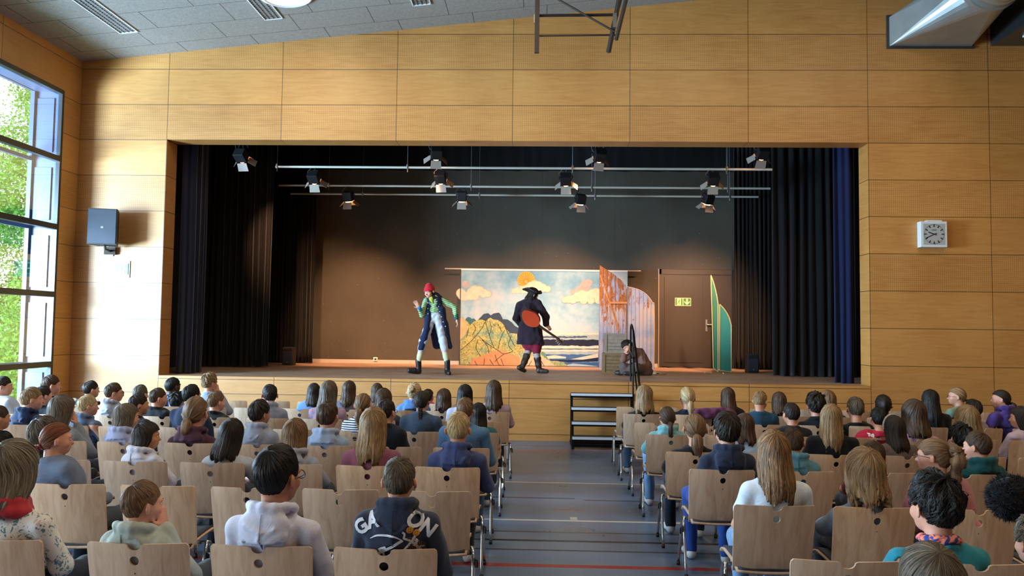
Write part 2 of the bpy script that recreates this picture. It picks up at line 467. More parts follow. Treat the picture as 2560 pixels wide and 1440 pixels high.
# sports floor
g = NT('blue_grey_sports_floor', rough=.32, spec=.5); x, y, z, v = g.xyz()
n1 = g.noise(v, 1.1, 5, .6); n2 = g.noise(v, 60, 2, .5)
c = g.ramp(n1, [(.35, '4A586E'), (.5, '586A84'), (.68, '667993')])
def fl(c, y0, w, colr, x0=None, x1=None):
    m_ = g.math('LESS_THAN', g.math('ABSOLUTE', g.math('SUBTRACT', y, y0)), w)
    if x0 is not None: m_ = g.math('MULTIPLY', m_, g.math('MULTIPLY', g.math('GREATER_THAN', x, x0), g.math('LESS_THAN', x, x1)))
    return g.mix(m_, c, colr)
for a in ((-3.47, .02, 'B5B19E'), (-5.315, .022, 'B9B5A4'), (-6.04, .028, '14181E'), (-4.33, .022, '252B32', 5.0, 6.9), (-4.40, .02, '252B32', 7.0, 12), (-5.75, .016, '2C343C'), (-6.33, .018, '2A3138'), (-6.76, .04, '8A2F2A'),
          (-1.0, .02, '9A4A44'), (-1.1, .016, '9A4A44'), (-.55, .012, '2C343C', 5.9, 6.9), (-4.87, .025, '7E3A36', 6.65, 6.97), (-8.9, .02, 'B5B19E'), (-5.22, .055, 'A9A9A2', 6.81, 6.88), (-12, .025, 'B5B19E')):
    c = fl(c, *a)
g.color(c); g.put(g.math('ADD', g.math('MULTIPLY', n1, .25), .18), g.b.inputs['Roughness'])
f = MB(); f.bb(-2.05, 16.3, -19.8, .1, -.2, 0); tag(f.build('floor', g.m), kind='structure')

# stage floor, side and back walls
g = NT('stage_boards', rough=.5, spec=.4); x, y, z, v = g.xyz()
n1 = g.noise(g.vec(g.math('MULTIPLY', x, .5), g.math('MULTIPLY', y, 14), z), 2.4, 5, .65); n2 = g.noise(v, 1.6, 4, .7)
c = g.ramp(g.math('ADD', g.math('MULTIPLY', n1, .65), g.math('MULTIPLY', n2, .35)), [(.34, '7A604C'), (.5, 'A88A72'), (.66, 'C8AE96')])
g.color(g.mix(g.line(y, .12, .003, 0), c, '2A1B12'))
s = MB(); s.bb(-.9, 12.9, .12, 5.6, ST-.06, ST); tag(s.build('trim_3', g.m), kind='structure')
g = NT('dark_stage_paint', rough=.7, spec=.25); x, y, z, v = g.xyz()
n1 = g.noise(v, .7, 4, .55); n2 = g.noise(v, 26, 2, .3)
c = g.ramp(n1, [(.3, '3D3A33'), (.7, '49463D')]); dots = g.math('GREATER_THAN', n2, .775)
g.color(g.mix(g.math('MULTIPLY', dots, .6), c, '9AA094'))
stage_paint = g.m
s = MB(); s.slab([(-.9, 0), (12.9, 0), (12.9, 7.4), (-.9, 7.4)], [[(9.34, .99), (11.03+.35, .99), (11.38, 3.32), (9.34, 3.32)]], .2)
o = tag(s.build('wall_stage', stage_paint), kind='structure'); o.location.y = 5.3
for nm, bx in (('wall_stage_left', (-1.1, -.9, .38, 5.5, 0, 7.4)), ('wall_stage_right', (12.9, 13.1, .38, 5.5, 0, 7.4)), ('ceiling_stage', (-1.1, 13.1, .38, 5.5, 7.4, 7.6)), ('wall_stage_upper', (-.9, 12.9, .381, .40, 5.6, 7.4))):
    s = MB(); s.bb(*bx); tag(s.build(nm, mat('stage_black', '0E0F10', .9)), kind='structure')
s = MB(); s.bb(9.1, 11.6, 5.5, 5.58, ST, 3.5); tag(s.build('light_block_behind_door', mat('stage_black', '0E0F10', .9)), kind='structure')  # added unseen board that stops sky light leaking under the door
s = MB(); s.bb(1.0, 9.34, 5.28, 5.3, ST, ST+.085); tag(s.build('baseboard_stage', mat('pale_trim', 'A9A29A', .5)), kind='structure')

# left windows: dark inner frame, glass, pale blue lining and outer frame
dk = mat('anthracite_frame', '1B1D22', .4); bl = mat('pale_blue_metal', '3A4B6C', .45, var=.04)
gl = bpy.data.materials.new('window_glass'); gl.use_nodes = True; t = gl.node_tree; t.nodes.clear()
ou = t.nodes.new('ShaderNodeOutputMaterial'); mx = t.nodes.new('ShaderNodeMixShader'); tr = t.nodes.new('ShaderNodeBsdfTransparent'); gs = t.nodes.new('ShaderNodeBsdfGlossy'); fr = t.nodes.new('ShaderNodeLayerWeight')
gs.inputs['Roughness'].default_value = .02; fr.inputs[0].default_value = .12; tr.inputs[0].default_value = (.95, .98, .98, 1)
t.links.new(fr.outputs[1], mx.inputs[0]); t.links.new(tr.outputs[0], mx.inputs[1]); t.links.new(gs.outputs[0], mx.inputs[2]); t.links.new(mx.outputs[0], ou.inputs[0])
TZ = [WZ0, 1.19, 2.34, 3.46, 4.60, WZ1]
MY = [WY0, -3.1, -5.7, -8.3, -10.9, -13.5, -16.1, WY1]
for i in range(len(MY)-1):
    a, b_ = MY[i], MY[i+1]
    wroot = thing('window_%d' % (i+1), None, None); wroot['kind'] = 'structure'
    m_ = MB()
    m_.bb(-1.60, -1.535, a-.055, a, WZ0, WZ1); m_.bb(-1.60, -1.535, b_, b_+.055, WZ0, WZ1)
    for k, zz in enumerate(TZ):
        h = .045; z0 = max(WZ0, zz-h); z1 = min(WZ1, zz+h)
        if k == 5: z0 = WZ1-.075
        m_.bb(-1.61, -1.52, b_+.055, a-.055, z0, z1)
    m_.build('window_frame', dk, wroot)
    m_ = MB(); m_.bb(-1.578, -1.572, b_+.05, a-.05, WZ0+.03, WZ1-.05); m_.build('window_pane', gl, wroot)
    m_ = MB()
    m_.bb(-2.06, -1.99, a-.09, a-.02, WZ0, WZ1); m_.bb(-2.06, -1.99, b_+.02, b_+.09, WZ0, WZ1)
    for zz in TZ: m_.bb(-2.06, -2.0, b_+.09, a-.09, max(WZ0, zz-.03), min(WZ1, zz+.03))
    m_.build('outer_frame', bl, wroot)
# lining of the deep window opening and the panelled side return
m_ = MB()
m_.bb(-2.06, -1.61, WY0-.02, WY0-.0005, WZ0, WZ1); m_.bb(-2.06, -1.61, WY1, WY0, WZ1-.02, WZ1-.0005); m_.bb(-2.1, -1.61, WY1, WY0, WZ0, WZ0+.02)
for k in range(5): m_.bb(-1.97, -1.68, WY0-.045, WY0-.02, TZ[k]+.12, TZ[k+1]-.14)
tag(m_.build('trim_4', bl), kind='structure')

# ---------------------------------------------------------------- outside: ground, hedge and trees
def leaf_mat(name, c0, c1):
    g = NT(name, rough=.5, spec=.3); tc = g.n('ShaderNodeTexCoord'); n_ = g.noise(tc.outputs['Object'], 5, 3)
    g.color(g.ramp(n_, [(.35, c0), (.65, c1)])); g.b.inputs['Subsurface Weight'].default_value = 0
    tl = g.n('ShaderNodeBsdfTranslucent'); g.put(g.ramp(n_, [(.35, c1), (.65, 'A9CC5A')]), tl.inputs[0])
    mx = g.n('ShaderNodeMixShader'); mx.inputs[0].default_value = .45; out = g.t.nodes['Material Output']
    g.t.links.new(g.b.outputs[0], mx.inputs[1]); g.t.links.new(tl.outputs[0], mx.inputs[2]); g.t.links.new(mx.outputs[0], out.inputs[0])
    return g.m
lm = [leaf_mat('leaves_bright', '4E7A2C', '86AE48'), leaf_mat('leaves_mid', '3D6426', '6F9A3C')]
g = NT('grass_outside', rough=.9); n_ = g.noise(g.xyz()[3], 3, 4); g.color(g.ramp(n_, [(.3, '4A6A2E'), (.7, '7C9450')]))
f = MB(); f.bb(-60, -2.06, -45, 60, -.3, -.05); tag(f.build('ground_outside', g.m), kind='structure')
def tree(x, y, h, r, ncl, nl, label, m, seed, group=None):
    rs = np.random.RandomState(seed); root = thing('tree', label, 'tree', (x, y, -.05), group=group)
    tr = MB(); tr.tube([(0, 0, 0), (.06, 0, h*.3), (-.05, .05, h*.6), (0, 0, h*.85)], [.16, .12, .08, .03], 8)
    for k in range(7):
        a = rs.uniform(0, 2*PI); z0 = h*rs.uniform(.25, .65); d = r*rs.uniform(.5, .9)
        tr.tube([(0, 0, z0), (math.cos(a)*d*.5, math.sin(a)*d*.5, z0+.5), (math.cos(a)*d, math.sin(a)*d, z0+1.1)], [.06, .04, .015], 6)
    tr.build('trunk', mat('bark', '4A3C2C', .9), root)
    C = rs.normal(size=(ncl, 3)); C /= np.linalg.norm(C, axis=1)[:, None]; C *= rs.uniform(.35, 1, (ncl, 1))*[r, r, h*.48]; C[:, 2] += h*.56
    P = C[rs.randint(0, ncl, nl)]+rs.normal(size=(nl, 3))*r*.13
    d1 = rs.normal(size=(nl, 3)); d1 /= np.linalg.norm(d1, axis=1)[:, None]; d2 = np.cross(d1, rs.normal(size=(nl, 3))); d2 /= np.linalg.norm(d2, axis=1)[:, None]
    L = rs.uniform(.028, .06, (nl, 1)); V = np.stack([P-d1*L, P+d2*L*.45, P+d1*L, P-d2*L*.45], 1).reshape(-1, 3)
    obj('foliage', newmesh('foliage', V, np.arange(nl*4).reshape(-1, 4)), m, root)
for k, (x, y, h, r, lab) in enumerate(((-4.6, 4.4, 8.5, 1.7, 'leafy bright green tree outside, nearest the window jamb'),
                                      (-8.3, 3.6, 7.5, 1.9, 'leafy tree outside the left window, at the photo edge'),
                                      (-7.2, 9.4, 9.5, 2.7, 'tall leafy tree outside, behind the tree by the window jamb'),
                                      (-13.0, 9.5, 9.0, 3.0, 'broad tree outside, farthest from the hall window'))):
    tree(x, y, h, r, 80, 32000, lab, lm[k % 2], 11+k, 'trees outside the window')
def bush(x, y, h, r, lab, seed):
    rs = np.random.RandomState(seed); n_ = 14000; root = thing('bush', lab, 'bush', (x, y, -.05), group='bushes outside the window')
    st = MB()
    for k in range(9):
        a = rs.uniform(0, 6.28); st.tube([(0, 0, 0), (math.cos(a)*r*.3, math.sin(a)*r*.3, h*.5), (math.cos(a)*r*.6, math.sin(a)*r*.6, h*.9)], [.03, .02, .008], 5)
    st.build('stems', mat('bark', '4A3C2C', .9), root)
    P = rs.normal(size=(n_, 3)); P /= np.linalg.norm(P, axis=1)[:, None]; P *= rs.uniform(.3, 1, (n_, 1))**.6*[r, r, h*.5]; P[:, 2] += h*.5
    d1 = rs.normal(size=(n_, 3)); d1 /= np.linalg.norm(d1, axis=1)[:, None]; d2 = np.cross(d1, rs.normal(size=(n_, 3))); d2 /= np.linalg.norm(d2, axis=1)[:, None]
    L = rs.uniform(.025, .05, (n_, 1)); V = np.stack([P-d1*L, P+d2*L*.5, P+d1*L, P-d2*L*.5], 1).reshape(-1, 3)
    obj('foliage', newmesh('foliage', V, np.arange(n_*4).reshape(-1, 4)), lm[1], root)
bush(-3.0, 1.5, 3.2, .8, 'dense green bush outside, close behind the pale blue window post', 31)
bush(-4.9, 1.9, 3.0, 1.0, 'green bush outside, at the photo left edge beside the window', 32)

# ---------------------------------------------------------------- ceiling fixtures
cs = math.atan(.1016); CM = np.array([[math.cos(cs), 0, -math.sin(cs)], [0, 1, 0], [math.sin(cs), 0, math.cos(cs)]])
alu = mat('louvre_metal', 'A9AEB5', .3, .8); wht = mat('white_enamel', 'D8DADB', .35)
def troffer(x, y0, y1, label):
    xc = x; zc = CEIL(xc); r = thing('ceiling_light', label, 'ceiling light', (xc, (y0+y1)/2, zc), group='long louvred lights in the ceiling')
    L = y1-y0; a = MB()
    for s_ in (-1, 1): a.box(CM@np.array((s_*.142, 0, -.006)), (.018, L, .02), CM); a.box(CM@np.array((0, s_*(L/2-.009), -.006)), (.3, .018, .02), CM)
    a.build('frame', wht, r)
    a = MB(); a.box(CM@np.array((0, 0, .004)), (.28, L-.02, .004), CM)
    n_ = int(L/.06)
    a.build('reflector', mat('louvre_back', '98A2AC', .35, .3), r)
    a = MB()
    for k in range(n_): a.box(CM@np.array((0, -L/2+.04+k*.06, -.004)), (.27, .006, .014), CM)
    for s_ in (-.07, 0, .07): a.box(CM@np.array((s_, 0, -.004)), (.006, L-.03, .014), CM)
    a.build('louvre', alu, r)
troffer(-.185, -3.9, -.99, 'long louvred ceiling light, leftmost, above the window corner')
troffer(2.16, -3.9, -.95, 'long louvred ceiling light beside the round white lamp')
troffer(4.55, -3.9, -.92, 'long louvred ceiling light, third from the left, only its end in view')
def dome(x, y, r_, lab, e):
    z = CEIL(x); r = thing('ceiling_lamp', lab, 'ceiling lamp', (x, y, z), group='round ceiling lamps')
    a = MB(); a.lathe([(r_, -.0), (r_, -.03), (r_*.93, -.045), (r_*.80, -.03), (r_*.70, .0)], n=40, M=CM); a.build('rim', wht, r, smooth='auto')
    a = MB(); a.lathe([(r_*.82, -.034), (r_*.5, -.04), (0.0, -.042)], n=40, M=CM); a.build('diffuser', mat('lamp_glass', 'F4F0E8', .3, emit='FFE9C8', es=1.6), r, smooth=True)
    light('AREA', 'lamp_glow', (x, y, z-.07), e, (1, .80, .56), aim=(x, y, 0), shape='DISK', size=r_*1.6)
dome(2.62, -1.75, .40, 'round white ceiling lamp beside the louvred lights', 40)
for x in (5.6, 9.2, 12.6):
    for y, nm in ((-4.2, 'first'), (-8.6, 'second'), (-13.0, 'third')): dome(x, y, .40, 'round white ceiling lamp over the audience, %s from the stage, %s line' % (nm, {5.6: 'left', 9.2: 'middle', 12.6: 'right'}[x]), 64)

# ---------------------------------------------------------------- basketball frame folded up under the ceiling
fr = thing('basketball_frame', 'dark steel basketball backboard frame hanging below the ceiling', 'frame', (6.9, -2.5, 5.7))
ds = mat('dark_steel', '3A332F', .45, .6)
def local(px, py, Y): q = at(px, py, 1, Y); return q-np.array((6.9, -2.5, 5.7))
a = MB(); A0 = local(1342, 132, -2.5); A1 = A0+np.array((0, 0, 1.3)); a.box((A0+A1)/2, (.065, .06, 1.3)); a.build('post', ds, fr)
a = MB(); B0 = local(1521, 131, -2.5); B1 = B0+np.array((.25, 0, 1.3)); a.tube([B0, B1], .034, 4); a.build('post', ds, fr)
a = MB(); q0 = local(1540, 100, -2.7); q1 = local(1575, -40, -2.7); a.tube([q0, q1], .028, 4); a.build('rail', ds, fr)
a = MB(); a.tube([local(1342, 90, -2.5), local(1540, 88, -2.5)], .010, 6); a.build('crossbar', ds, fr)
a = MB(); a.tube([local(1342, 39, -2.5), local(1546, 37, -2.5)], .022, 4); a.build('crossbar', ds, fr)
a = MB(); a.tube([local(1345, -30, -2.53), local(1538, 80, -2.53)], .014, 6); a.build('brace', ds, fr)
a = MB(); a.box(local(1337, 48, -2.46), (.03, .05, .12)); a.build('bracket', mat('zinc', '8E9092', .35, .9), fr); a = MB(); a.box(local(1537, 52, -2.56), (.05, .05, .2)); a.build('bracket', mat('zinc', '8E9092', .35, .9), fr)
a = MB(); a.bb(-.62, 1.0, -.05, .05, CEIL(6.9)-5.7-.06, CEIL(6.9)-5.7-.0); 
for q in (A1, B1, q1): a.tube([q, (q[0], q[1], CEIL(6.9)-5.7-.0)], .03, 6)
a.build('hanger', ds, fr)

# ---------------------------------------------------------------- ventilation duct: rectangular collar, transition, round pipe
dz = mat('galvanised_steel', 'B2BABC', .36, .75, var=.12, vscale=3)
dd = thing('air_duct', 'galvanised ventilation duct leaving the wall as a round pipe', 'duct', (13.04, 0, 6.965))
a = MB(); a.bb(-.72, .72, -.03, -.001, -.285, .285); a.build('flange', mat('dark_gasket', '45494B', .5, .7), dd)
a = MB(); hx, hz, Ln, rr, cx_, cz_ = .68, .25, 1.25, .43, .28, .28
nn = 32; V = []
for k in range(nn):
    t = 2*PI*(k+.5)/nn; c_, s_ = math.cos(t), math.sin(t); V.append(((hx if c_ > 0 else -hx), -.03, (hz if s_ > 0 else -hz)))
for k in range(nn):
    t = 2*PI*(k+.5)/nn; V.append((cx_+rr*math.cos(t), -Ln, cz_+rr*math.sin(t)))
a.add(V, [(k, (k+1) % nn, nn+(k+1) % nn, nn+k) for k in range(nn)]); a.build('transition', dz, dd)
a = MB()
pr = []
for k in range(0, 60): yy = Ln+k*.16; pr += [(rr, yy), (rr, yy+.13), (rr+.008, yy+.145)]
M90 = np.array([[1, 0, 0], [0, 0, -1], [0, 1, 0.]])
a.lathe([(rr+.03, Ln-.02), (rr+.03, Ln+.07)]+[(p[0], p[1]+.07) for p in pr if p[1] < 8], (cx_, 0, cz_), 48, M90); a.build('pipe', dz, dd, smooth='auto')
d2 = thing('air_outlet_box', 'grey sheet-metal ventilation box with a white grille, right photo edge', 'duct', (14.75, 0, 7.2))
a = MB(); a.bb(-.7, .7, -2.6, -.001, -.47, .5); a.build('casing', mat('grey_sheet', '565C61', .35, .85), d2)
a = MB(); a.bb(-.45, .45, -2.2, -.45, -.50, -.471); a.build('grille_frame', wht, d2)
a = MB()
for k in range(28): a.bb(-.4, .4, -2.15+k*.06, -2.12+k*.06, -.505, -.5)
a.build('grille', mat('grille_mesh', '5A5450', .5, .5), d2)

# ---------------------------------------------------------------- wall speaker, socket, exit sign, clock
blk = mat('black_speaker', '14171C', .55); grl = mat('speaker_grille', '101A2C', .5, bump=.4, bscale=300)
sp = thing('wall_speaker', 'black loudspeaker on a bracket left of the stage', 'speaker', (-.83, -.33, 3.18), math.radians(14))
a = MB(); a.slab([(-.225, -.18), (.225, -.18), (.16, .17), (-.16, .17)], [], .60, plane='xy'); a.build('cabinet', blk, sp)
a = MB(); a.bb(-.21, .21, -.19, -.18, .015, .585); a.build('grille', grl, sp)
a = MB(); a.bb(-.02, .02, -.194, -.19, .27, .30); a.build('badge', mat('silver', 'B9BEC4', .3, .8), sp)
a = MB(); a.tube([(0, 0, 0), (0, .02, -.06), (.02, .26, -.07)], .02, 8); a.bb(-.08, .1, .24, .30, -.13, 0); a.build('bracket', mat('dark_steel', '3A332F'), sp)
wc = MB(); wc.tube(curve2([(-.89, -.12, 3.16), (-.93, -.03, 3.1), (-.92, -.02, 3.06)], 10), .006, 6)
o = thing('wall_socket', 'small white wall socket with a plug under the loudspeaker', 'socket', (-.9, 0, 3.07))
a = MB(); a.box((0, -.012, 0), (.09, .022, .09), b=.006); a.build('plate', wht, o)
a = MB(); a.box((.005, -.035, 0), (.055, .03, .025), b=.005); a.build('plug', blk, o)
a = MB(); a.tube(curve2([(-.02, -.04, 0), (-.05, -.05, .02), (-.02, -.06, .08), (.03, -.1, .13)], 10), .005, 6); a.build('cable', blk, o)
gr = mat('sign_green', '1F7A4C', .4); wt = mat('sign_white', 'DDEEDF', .4)
def running_man(cx, cz, s, flip=1):
    """stick figure strokes as outlines, s = height"""
    P = lambda *q: [(cx+flip*x*s, cz+z*s) for x, z in q]
    return [circ(cx+flip*.14*s, cz+.40*s, .07*s, 12), stroke(P((.08, .28), (0, .05), (-.06, -.05)), .13*s), stroke(P((.08, .27), (-.14, .24), (-.24, .1)), .055*s),
            stroke(P((.08, .27), (.2, .12), (.30, .14)), .055*s), stroke(P((-.03, -.03), (.1, -.2), (.12, -.45)), .075*s), stroke(P((-.05, -.03), (-.14, -.25), (-.34, -.3)), .075*s)]
es = thing('exit_sign', 'green emergency exit sign with white left arrow on the panelling', 'sign', (-.785, 0, 2.805))
a = MB(); a.box((0, -.008, 0), (.455, .014, .29)); a.build('backing', mat('sign_film', '4F6E60', .3), es)
a = MB(); a.box((.01, -.02, 0), (.38, .01, .19)); a.build('panel', mat('sign_green_lit', '145C38', .4, emit='35B877', es=.12), es)
a = MB()
for z in (-.09, .09): a.box((.01, -.0265, z), (.38, .003, .012))
a.slab([(-.14, 0), (-.09, .045), (-.072, .03), (-.095, .01), (-.01, .01), (-.01, -.01), (-.095, -.01), (-.072, -.03), (-.09, -.045)], [], .003)
a.slab([(.05, -.07), (.15, -.07), (.15, .07), (.05, .07)], [], .003)
me = a.mesh('pictogram')
for v in me.vertices:
    if v.co.y > -.02: v.co.y -= .0285
obj('pictogram', me, mat('sign_white_lit', '8E9A92', .4, emit='EAF7EE', es=.15), es)
a = MB()
for p in running_man(.10, 0, .13, -1): a.slab(p, [], .003)
me = a.mesh('figure')
for v in me.vertices: v.co.y -= .032
obj('figure', me, gr, es)

ck = thing('wall_clock', 'square white wall clock showing twenty to ten', 'clock', (13.0, 0, 3.515))
a = MB(); a.box((0, -.065, 0), (.43, .125, .43), b=.008); a.build('case', mat('clock_case', 'C9D2D4', .4), ck)
a = MB(); a.box((0, -.1285, 0), (.35, .003, .35)); a.build('face', mat('clock_face', '9FA5A6', .15, coat=.6), ck)
a = MB()
for k in range(60):
    t = 2*PI*k/60; big = k % 5 == 0; L = .045 if big else .012; wd = .016 if big else .005; r_ = .165-L/2
    Mr = np.array([[math.cos(t), 0, math.sin(t)], [0, 1, 0], [-math.sin(t), 0, math.cos(t)]])
    a.box(Mr@np.array((0, 0, r_))+np.array((0, -.131, 0)), (wd, .002, L), Mr)
a.bb(-.04, .04, -.132, -.130, .065, .074)
a.build('dial_marks', mat('ink', '15130F', .5), ck)
def hand(name, deg, L, wd, y):
    t = math.radians(deg); Mr = np.array([[math.cos(t), 0, math.sin(t)], [0, 1, 0], [-math.sin(t), 0, math.cos(t)]])
    b = MB(); b.box(Mr@np.array((0, 0, L/2-.02))+np.array((0, y, 0)), (wd, .002, L+.04), Mr); b.build(name, mat('ink', '15130F', .5), ck)
hand('hour_hand', 290, .10, .014, -.134); hand('minute_hand', 245, .15, .010, -.137)
a = MB(); a.bb(-.10, .14, -.11, -.02, .215, .235); a.build('bracket', mat('clock_case', 'C9D2D4'), ck)
# ================================================================== THE STAGE
def curtain(name, label, path, z0, z1, folds, amp, m, seed=0, skew=0, cat='curtain'):
    """heavy pleated cloth hung along a path of (x, y) points; closed sheet 1.2 cm thick"""
    rs = np.random.RandomState(seed); P = np.array(path, float); nu = folds*10+1; nv = 14
    seg = np.concatenate([[0], np.cumsum(np.linalg.norm(np.diff(P, axis=0), axis=1))]); u = np.linspace(0, seg[-1], nu)
    X = np.interp(u, seg, P[:, 0]); Y = np.interp(u, seg, P[:, 1]); T = np.gradient(np.stack([X, Y], 1), axis=0); T /= np.linalg.norm(T, axis=1)[:, None]
    N = np.stack([T[:, 1], -T[:, 0]], 1); ph = np.cumsum(rs.uniform(.6, 1.4, nu)); ph = ph/ph[-1]*folds*2*PI; A = amp*(1+.5*np.sin(np.linspace(0, folds*1.3, nu)+seed))
    V = []
    for side in (0, 1):
        for j in range(nv):
            t = j/(nv-1); z = z1+(z0-z1)*t; w_ = (.55+.45*t)*A*np.sin(ph+.35*np.sin(t*5+ph*.2)) ; w2 = w_+side*.012
            V.append(np.stack([X+N[:, 0]*w2+skew*t*t, Y+N[:, 1]*w2, np.full(nu, z)+(.01*np.sin(ph*.5) if j == nv-1 else 0)], 1))
    V = np.concatenate(V); F = []; S_ = nv*nu
    for j in range(nv-1):
        for i in range(nu-1):
            q = (j*nu+i, j*nu+i+1, (j+1)*nu+i+1, (j+1)*nu+i); F.append(q); F.append(tuple(S_+k for k in q[::-1]))
    for i in range(nu-1): F.append((i, S_+i, S_+i+1, i+1)); b = (nv-1)*nu; F.append((b+i+1, S_+b+i+1, S_+b+i, b+i))
    for j in range(nv-1): F.append((j*nu, (j+1)*nu, S_+(j+1)*nu, S_+j*nu)); b = nu-1; F.append((j*nu+b, S_+j*nu+b, S_+(j+1)*nu+b, (j+1)*nu+b))
    return tag(obj(name, newmesh(name, V, F, True), m), label, cat)
vel = mat('black_stage_cloth', '0B0C0E', .9, sheen=.18, spec=.15); blu = mat('blue_velvet', '091436', .8, sheen=.08, spec=.15)
navy = mat('navy_velvet', '10142A', .85, sheen=.3, spec=.2)
curtain('stage_curtain', 'dark navy velvet curtain gathered at the left edge of the stage', [(.06, .50), (.26, .60), (.30, 1.0)], ST+.005, 5.6, 4, .045, navy, 1)
curtain('stage_curtain', 'blue velvet curtain gathered at the right edge of the stage', [(11.64, .60), (11.86, .48), (11.93, .55)], ST+.005, 5.6, 3, .035, blu, 2)
curtain('stage_curtain', 'black wing curtain behind the left velvet, in front of the loudspeaker', [(-.7, 2.75), (.93, 2.75)], ST+.03, 6.2, 13, .05, vel, 3)
curtain('stage_curtain', 'black wing curtain at the rear left, beside the brown back wall', [(.2, 4.9), (1.25, 4.75)], ST+.03, 6.2, 12, .045, vel, 4)
curtain('stage_curtain', 'wide pleated black wing curtain at the right of the stage', [(11.13, 2.45), (12.7, 2.3)], ST+.01, 6.2, 9, .075, vel, 5)
curtain('stage_curtain', 'black wing curtain at the rear right, covering the edge of the door', [(10.98, 4.85), (12.6, 4.85)], ST+.03, 6.2, 16, .045, vel, 6)
curtain('stage_border', 'black cloth border high above the rear of the stage', [(-.6, 5.15), (12.6, 5.15)], 5.62, 7.38, 40, .02, vel, 7)

# door in the stage back wall
d = thing('door_1', None, None, (9.34, 5.3, ST)); d['kind'] = 'structure'
brn = mat('brown_door', '2B2826', .5, var=.05)
a = MB(); a.bb(0, .05, -.02, .1, 0, 2.32); a.bb(0, 2.04, -.02, .1, 2.2, 2.32); a.build('door_frame', brn, d)
a = MB(); a.bb(.05, 1.22, .0, .06, .02, 2.2); a.build('door_leaf', brn, d)
a = MB(); a.bb(.12, 1.02, -.012, .0, .12, 2.14, .004); a.build('door_panel', brn, d)
a = MB(); a.bb(1.24, 2.04, .01, .06, .02, 2.2); a.build('door_leaf', brn, d)
a = MB(); a.bb(-.03, 0, -.03, .0, .0, 2.33); a.build('door_edge_trim', mat('grey_edge', '7A746A', .5), d)
a = MB(); a.bb(1.09, 1.13, -.022, -.0, .86, 1.14, .004); a.tube([(1.11, -.02, 1.02), (1.11, -.06, 1.02), (1.24, -.06, 1.02)], .011, 8); a.build('door_handle', mat('silver', 'B9BEC4', .3, .8), d)
s_ = thing('exit_sign', 'green exit sign with running figure and down arrow on the brown stage door', 'sign', (9.9, 5.285, 2.545))
a = MB(); a.box((0, 0, 0), (.375, .006, .19)); a.build('border', mat('sign_cream', 'CFE0B4', .5), s_)
a = MB(); a.bb(-.177, -.012, -.006, -.003, -.082, .082); a.bb(.008, .177, -.006, -.003, -.082, .082); a.build('panel', mat('sign_deep_green', '2E7A40', .5), s_)
a = MB(); a.slab([(-.145, -.075), (-.045, -.075), (-.045, .075), (-.145, .075)], [], .002)
a.slab([(.092, -.075), (.157, -.01), (.157, .025), (.112, -.018), (.112, .072), (.074, .072), (.074, -.018), (.028, .025), (.028, -.01)], [], .002)
me = a.mesh('pictogram')
for v in me.vertices: v.co.y -= .0085
obj('pictogram', me, mat('sign_cream', 'CFE0B4', .5), s_)
a = MB()
for p in running_man(-.095, 0, .14): a.slab(p, [], .002)
me = a.mesh('figure')
for v in me.vertices: v.co.y -= .011
obj('figure', me, mat('sign_deep_green', '2E7A40'), s_)

# pipes, drop rods, lamps
pipe = mat('pipe_metal', 'C4CAC0', .4, .45)
def bar(x0, x1, y, z, r, lab, drops, px=None):
    root = thing('lighting_bar', lab, 'pipe', ((x0+x1)/2, y, z), group='lighting pipes over the stage'); c = (x0+x1)/2
    a = MB(); a.cyl((x0-c, 0, 0), (x1-c, 0, 0), r, 12); a.build('pipe', pipe, root, smooth='auto')
    for q in drops:
        a = MB(); a.tube([(q-c, 0, r), (q-c, 0, 7.39-z)], .004, 6); a.build('suspension_wire', mat('zinc', '8E9092', .35, .9), root)
        a = MB(); a.box((q-c, 0, .01), (.035, .07, .09), b=.008); a.tube([(q-c, 0, -.04), (q-c, 0, -.09)], .008, 6); a.build('clamp', mat('zinc', '8E9092'), root)
bar(1.40, 10.85, 1.5, 4.92, .024, 'long metal lighting pipe, frontmost and highest in view', (1.43, 3.95, 7.1, 10.0))
bar(.80, 11.40, 3.45, 4.92, .024, 'long metal lighting pipe, middle one of the three', (1.9, 5.0, 7.6, 10.5))
bar(.72, 11.45, 4.5, 4.92, .024, 'long metal lighting pipe, rearmost and lowest in view', (2.4, 5.1, 7.75, 10.8))
bar(.5, 11.5, .85, 5.36, .024, 'lighting pipe hidden behind the top of the stage opening', (1.2, 4.0, 7.5, 10.6))
lampb = mat('lamp_housing', '16171A', .5, .3); flap = mat('barn_door', '8C8076', .6, .0); hot = mat('lamp_lens', 'FFD9A0', .3, emit='FFAA5C', es=45)
LW = []
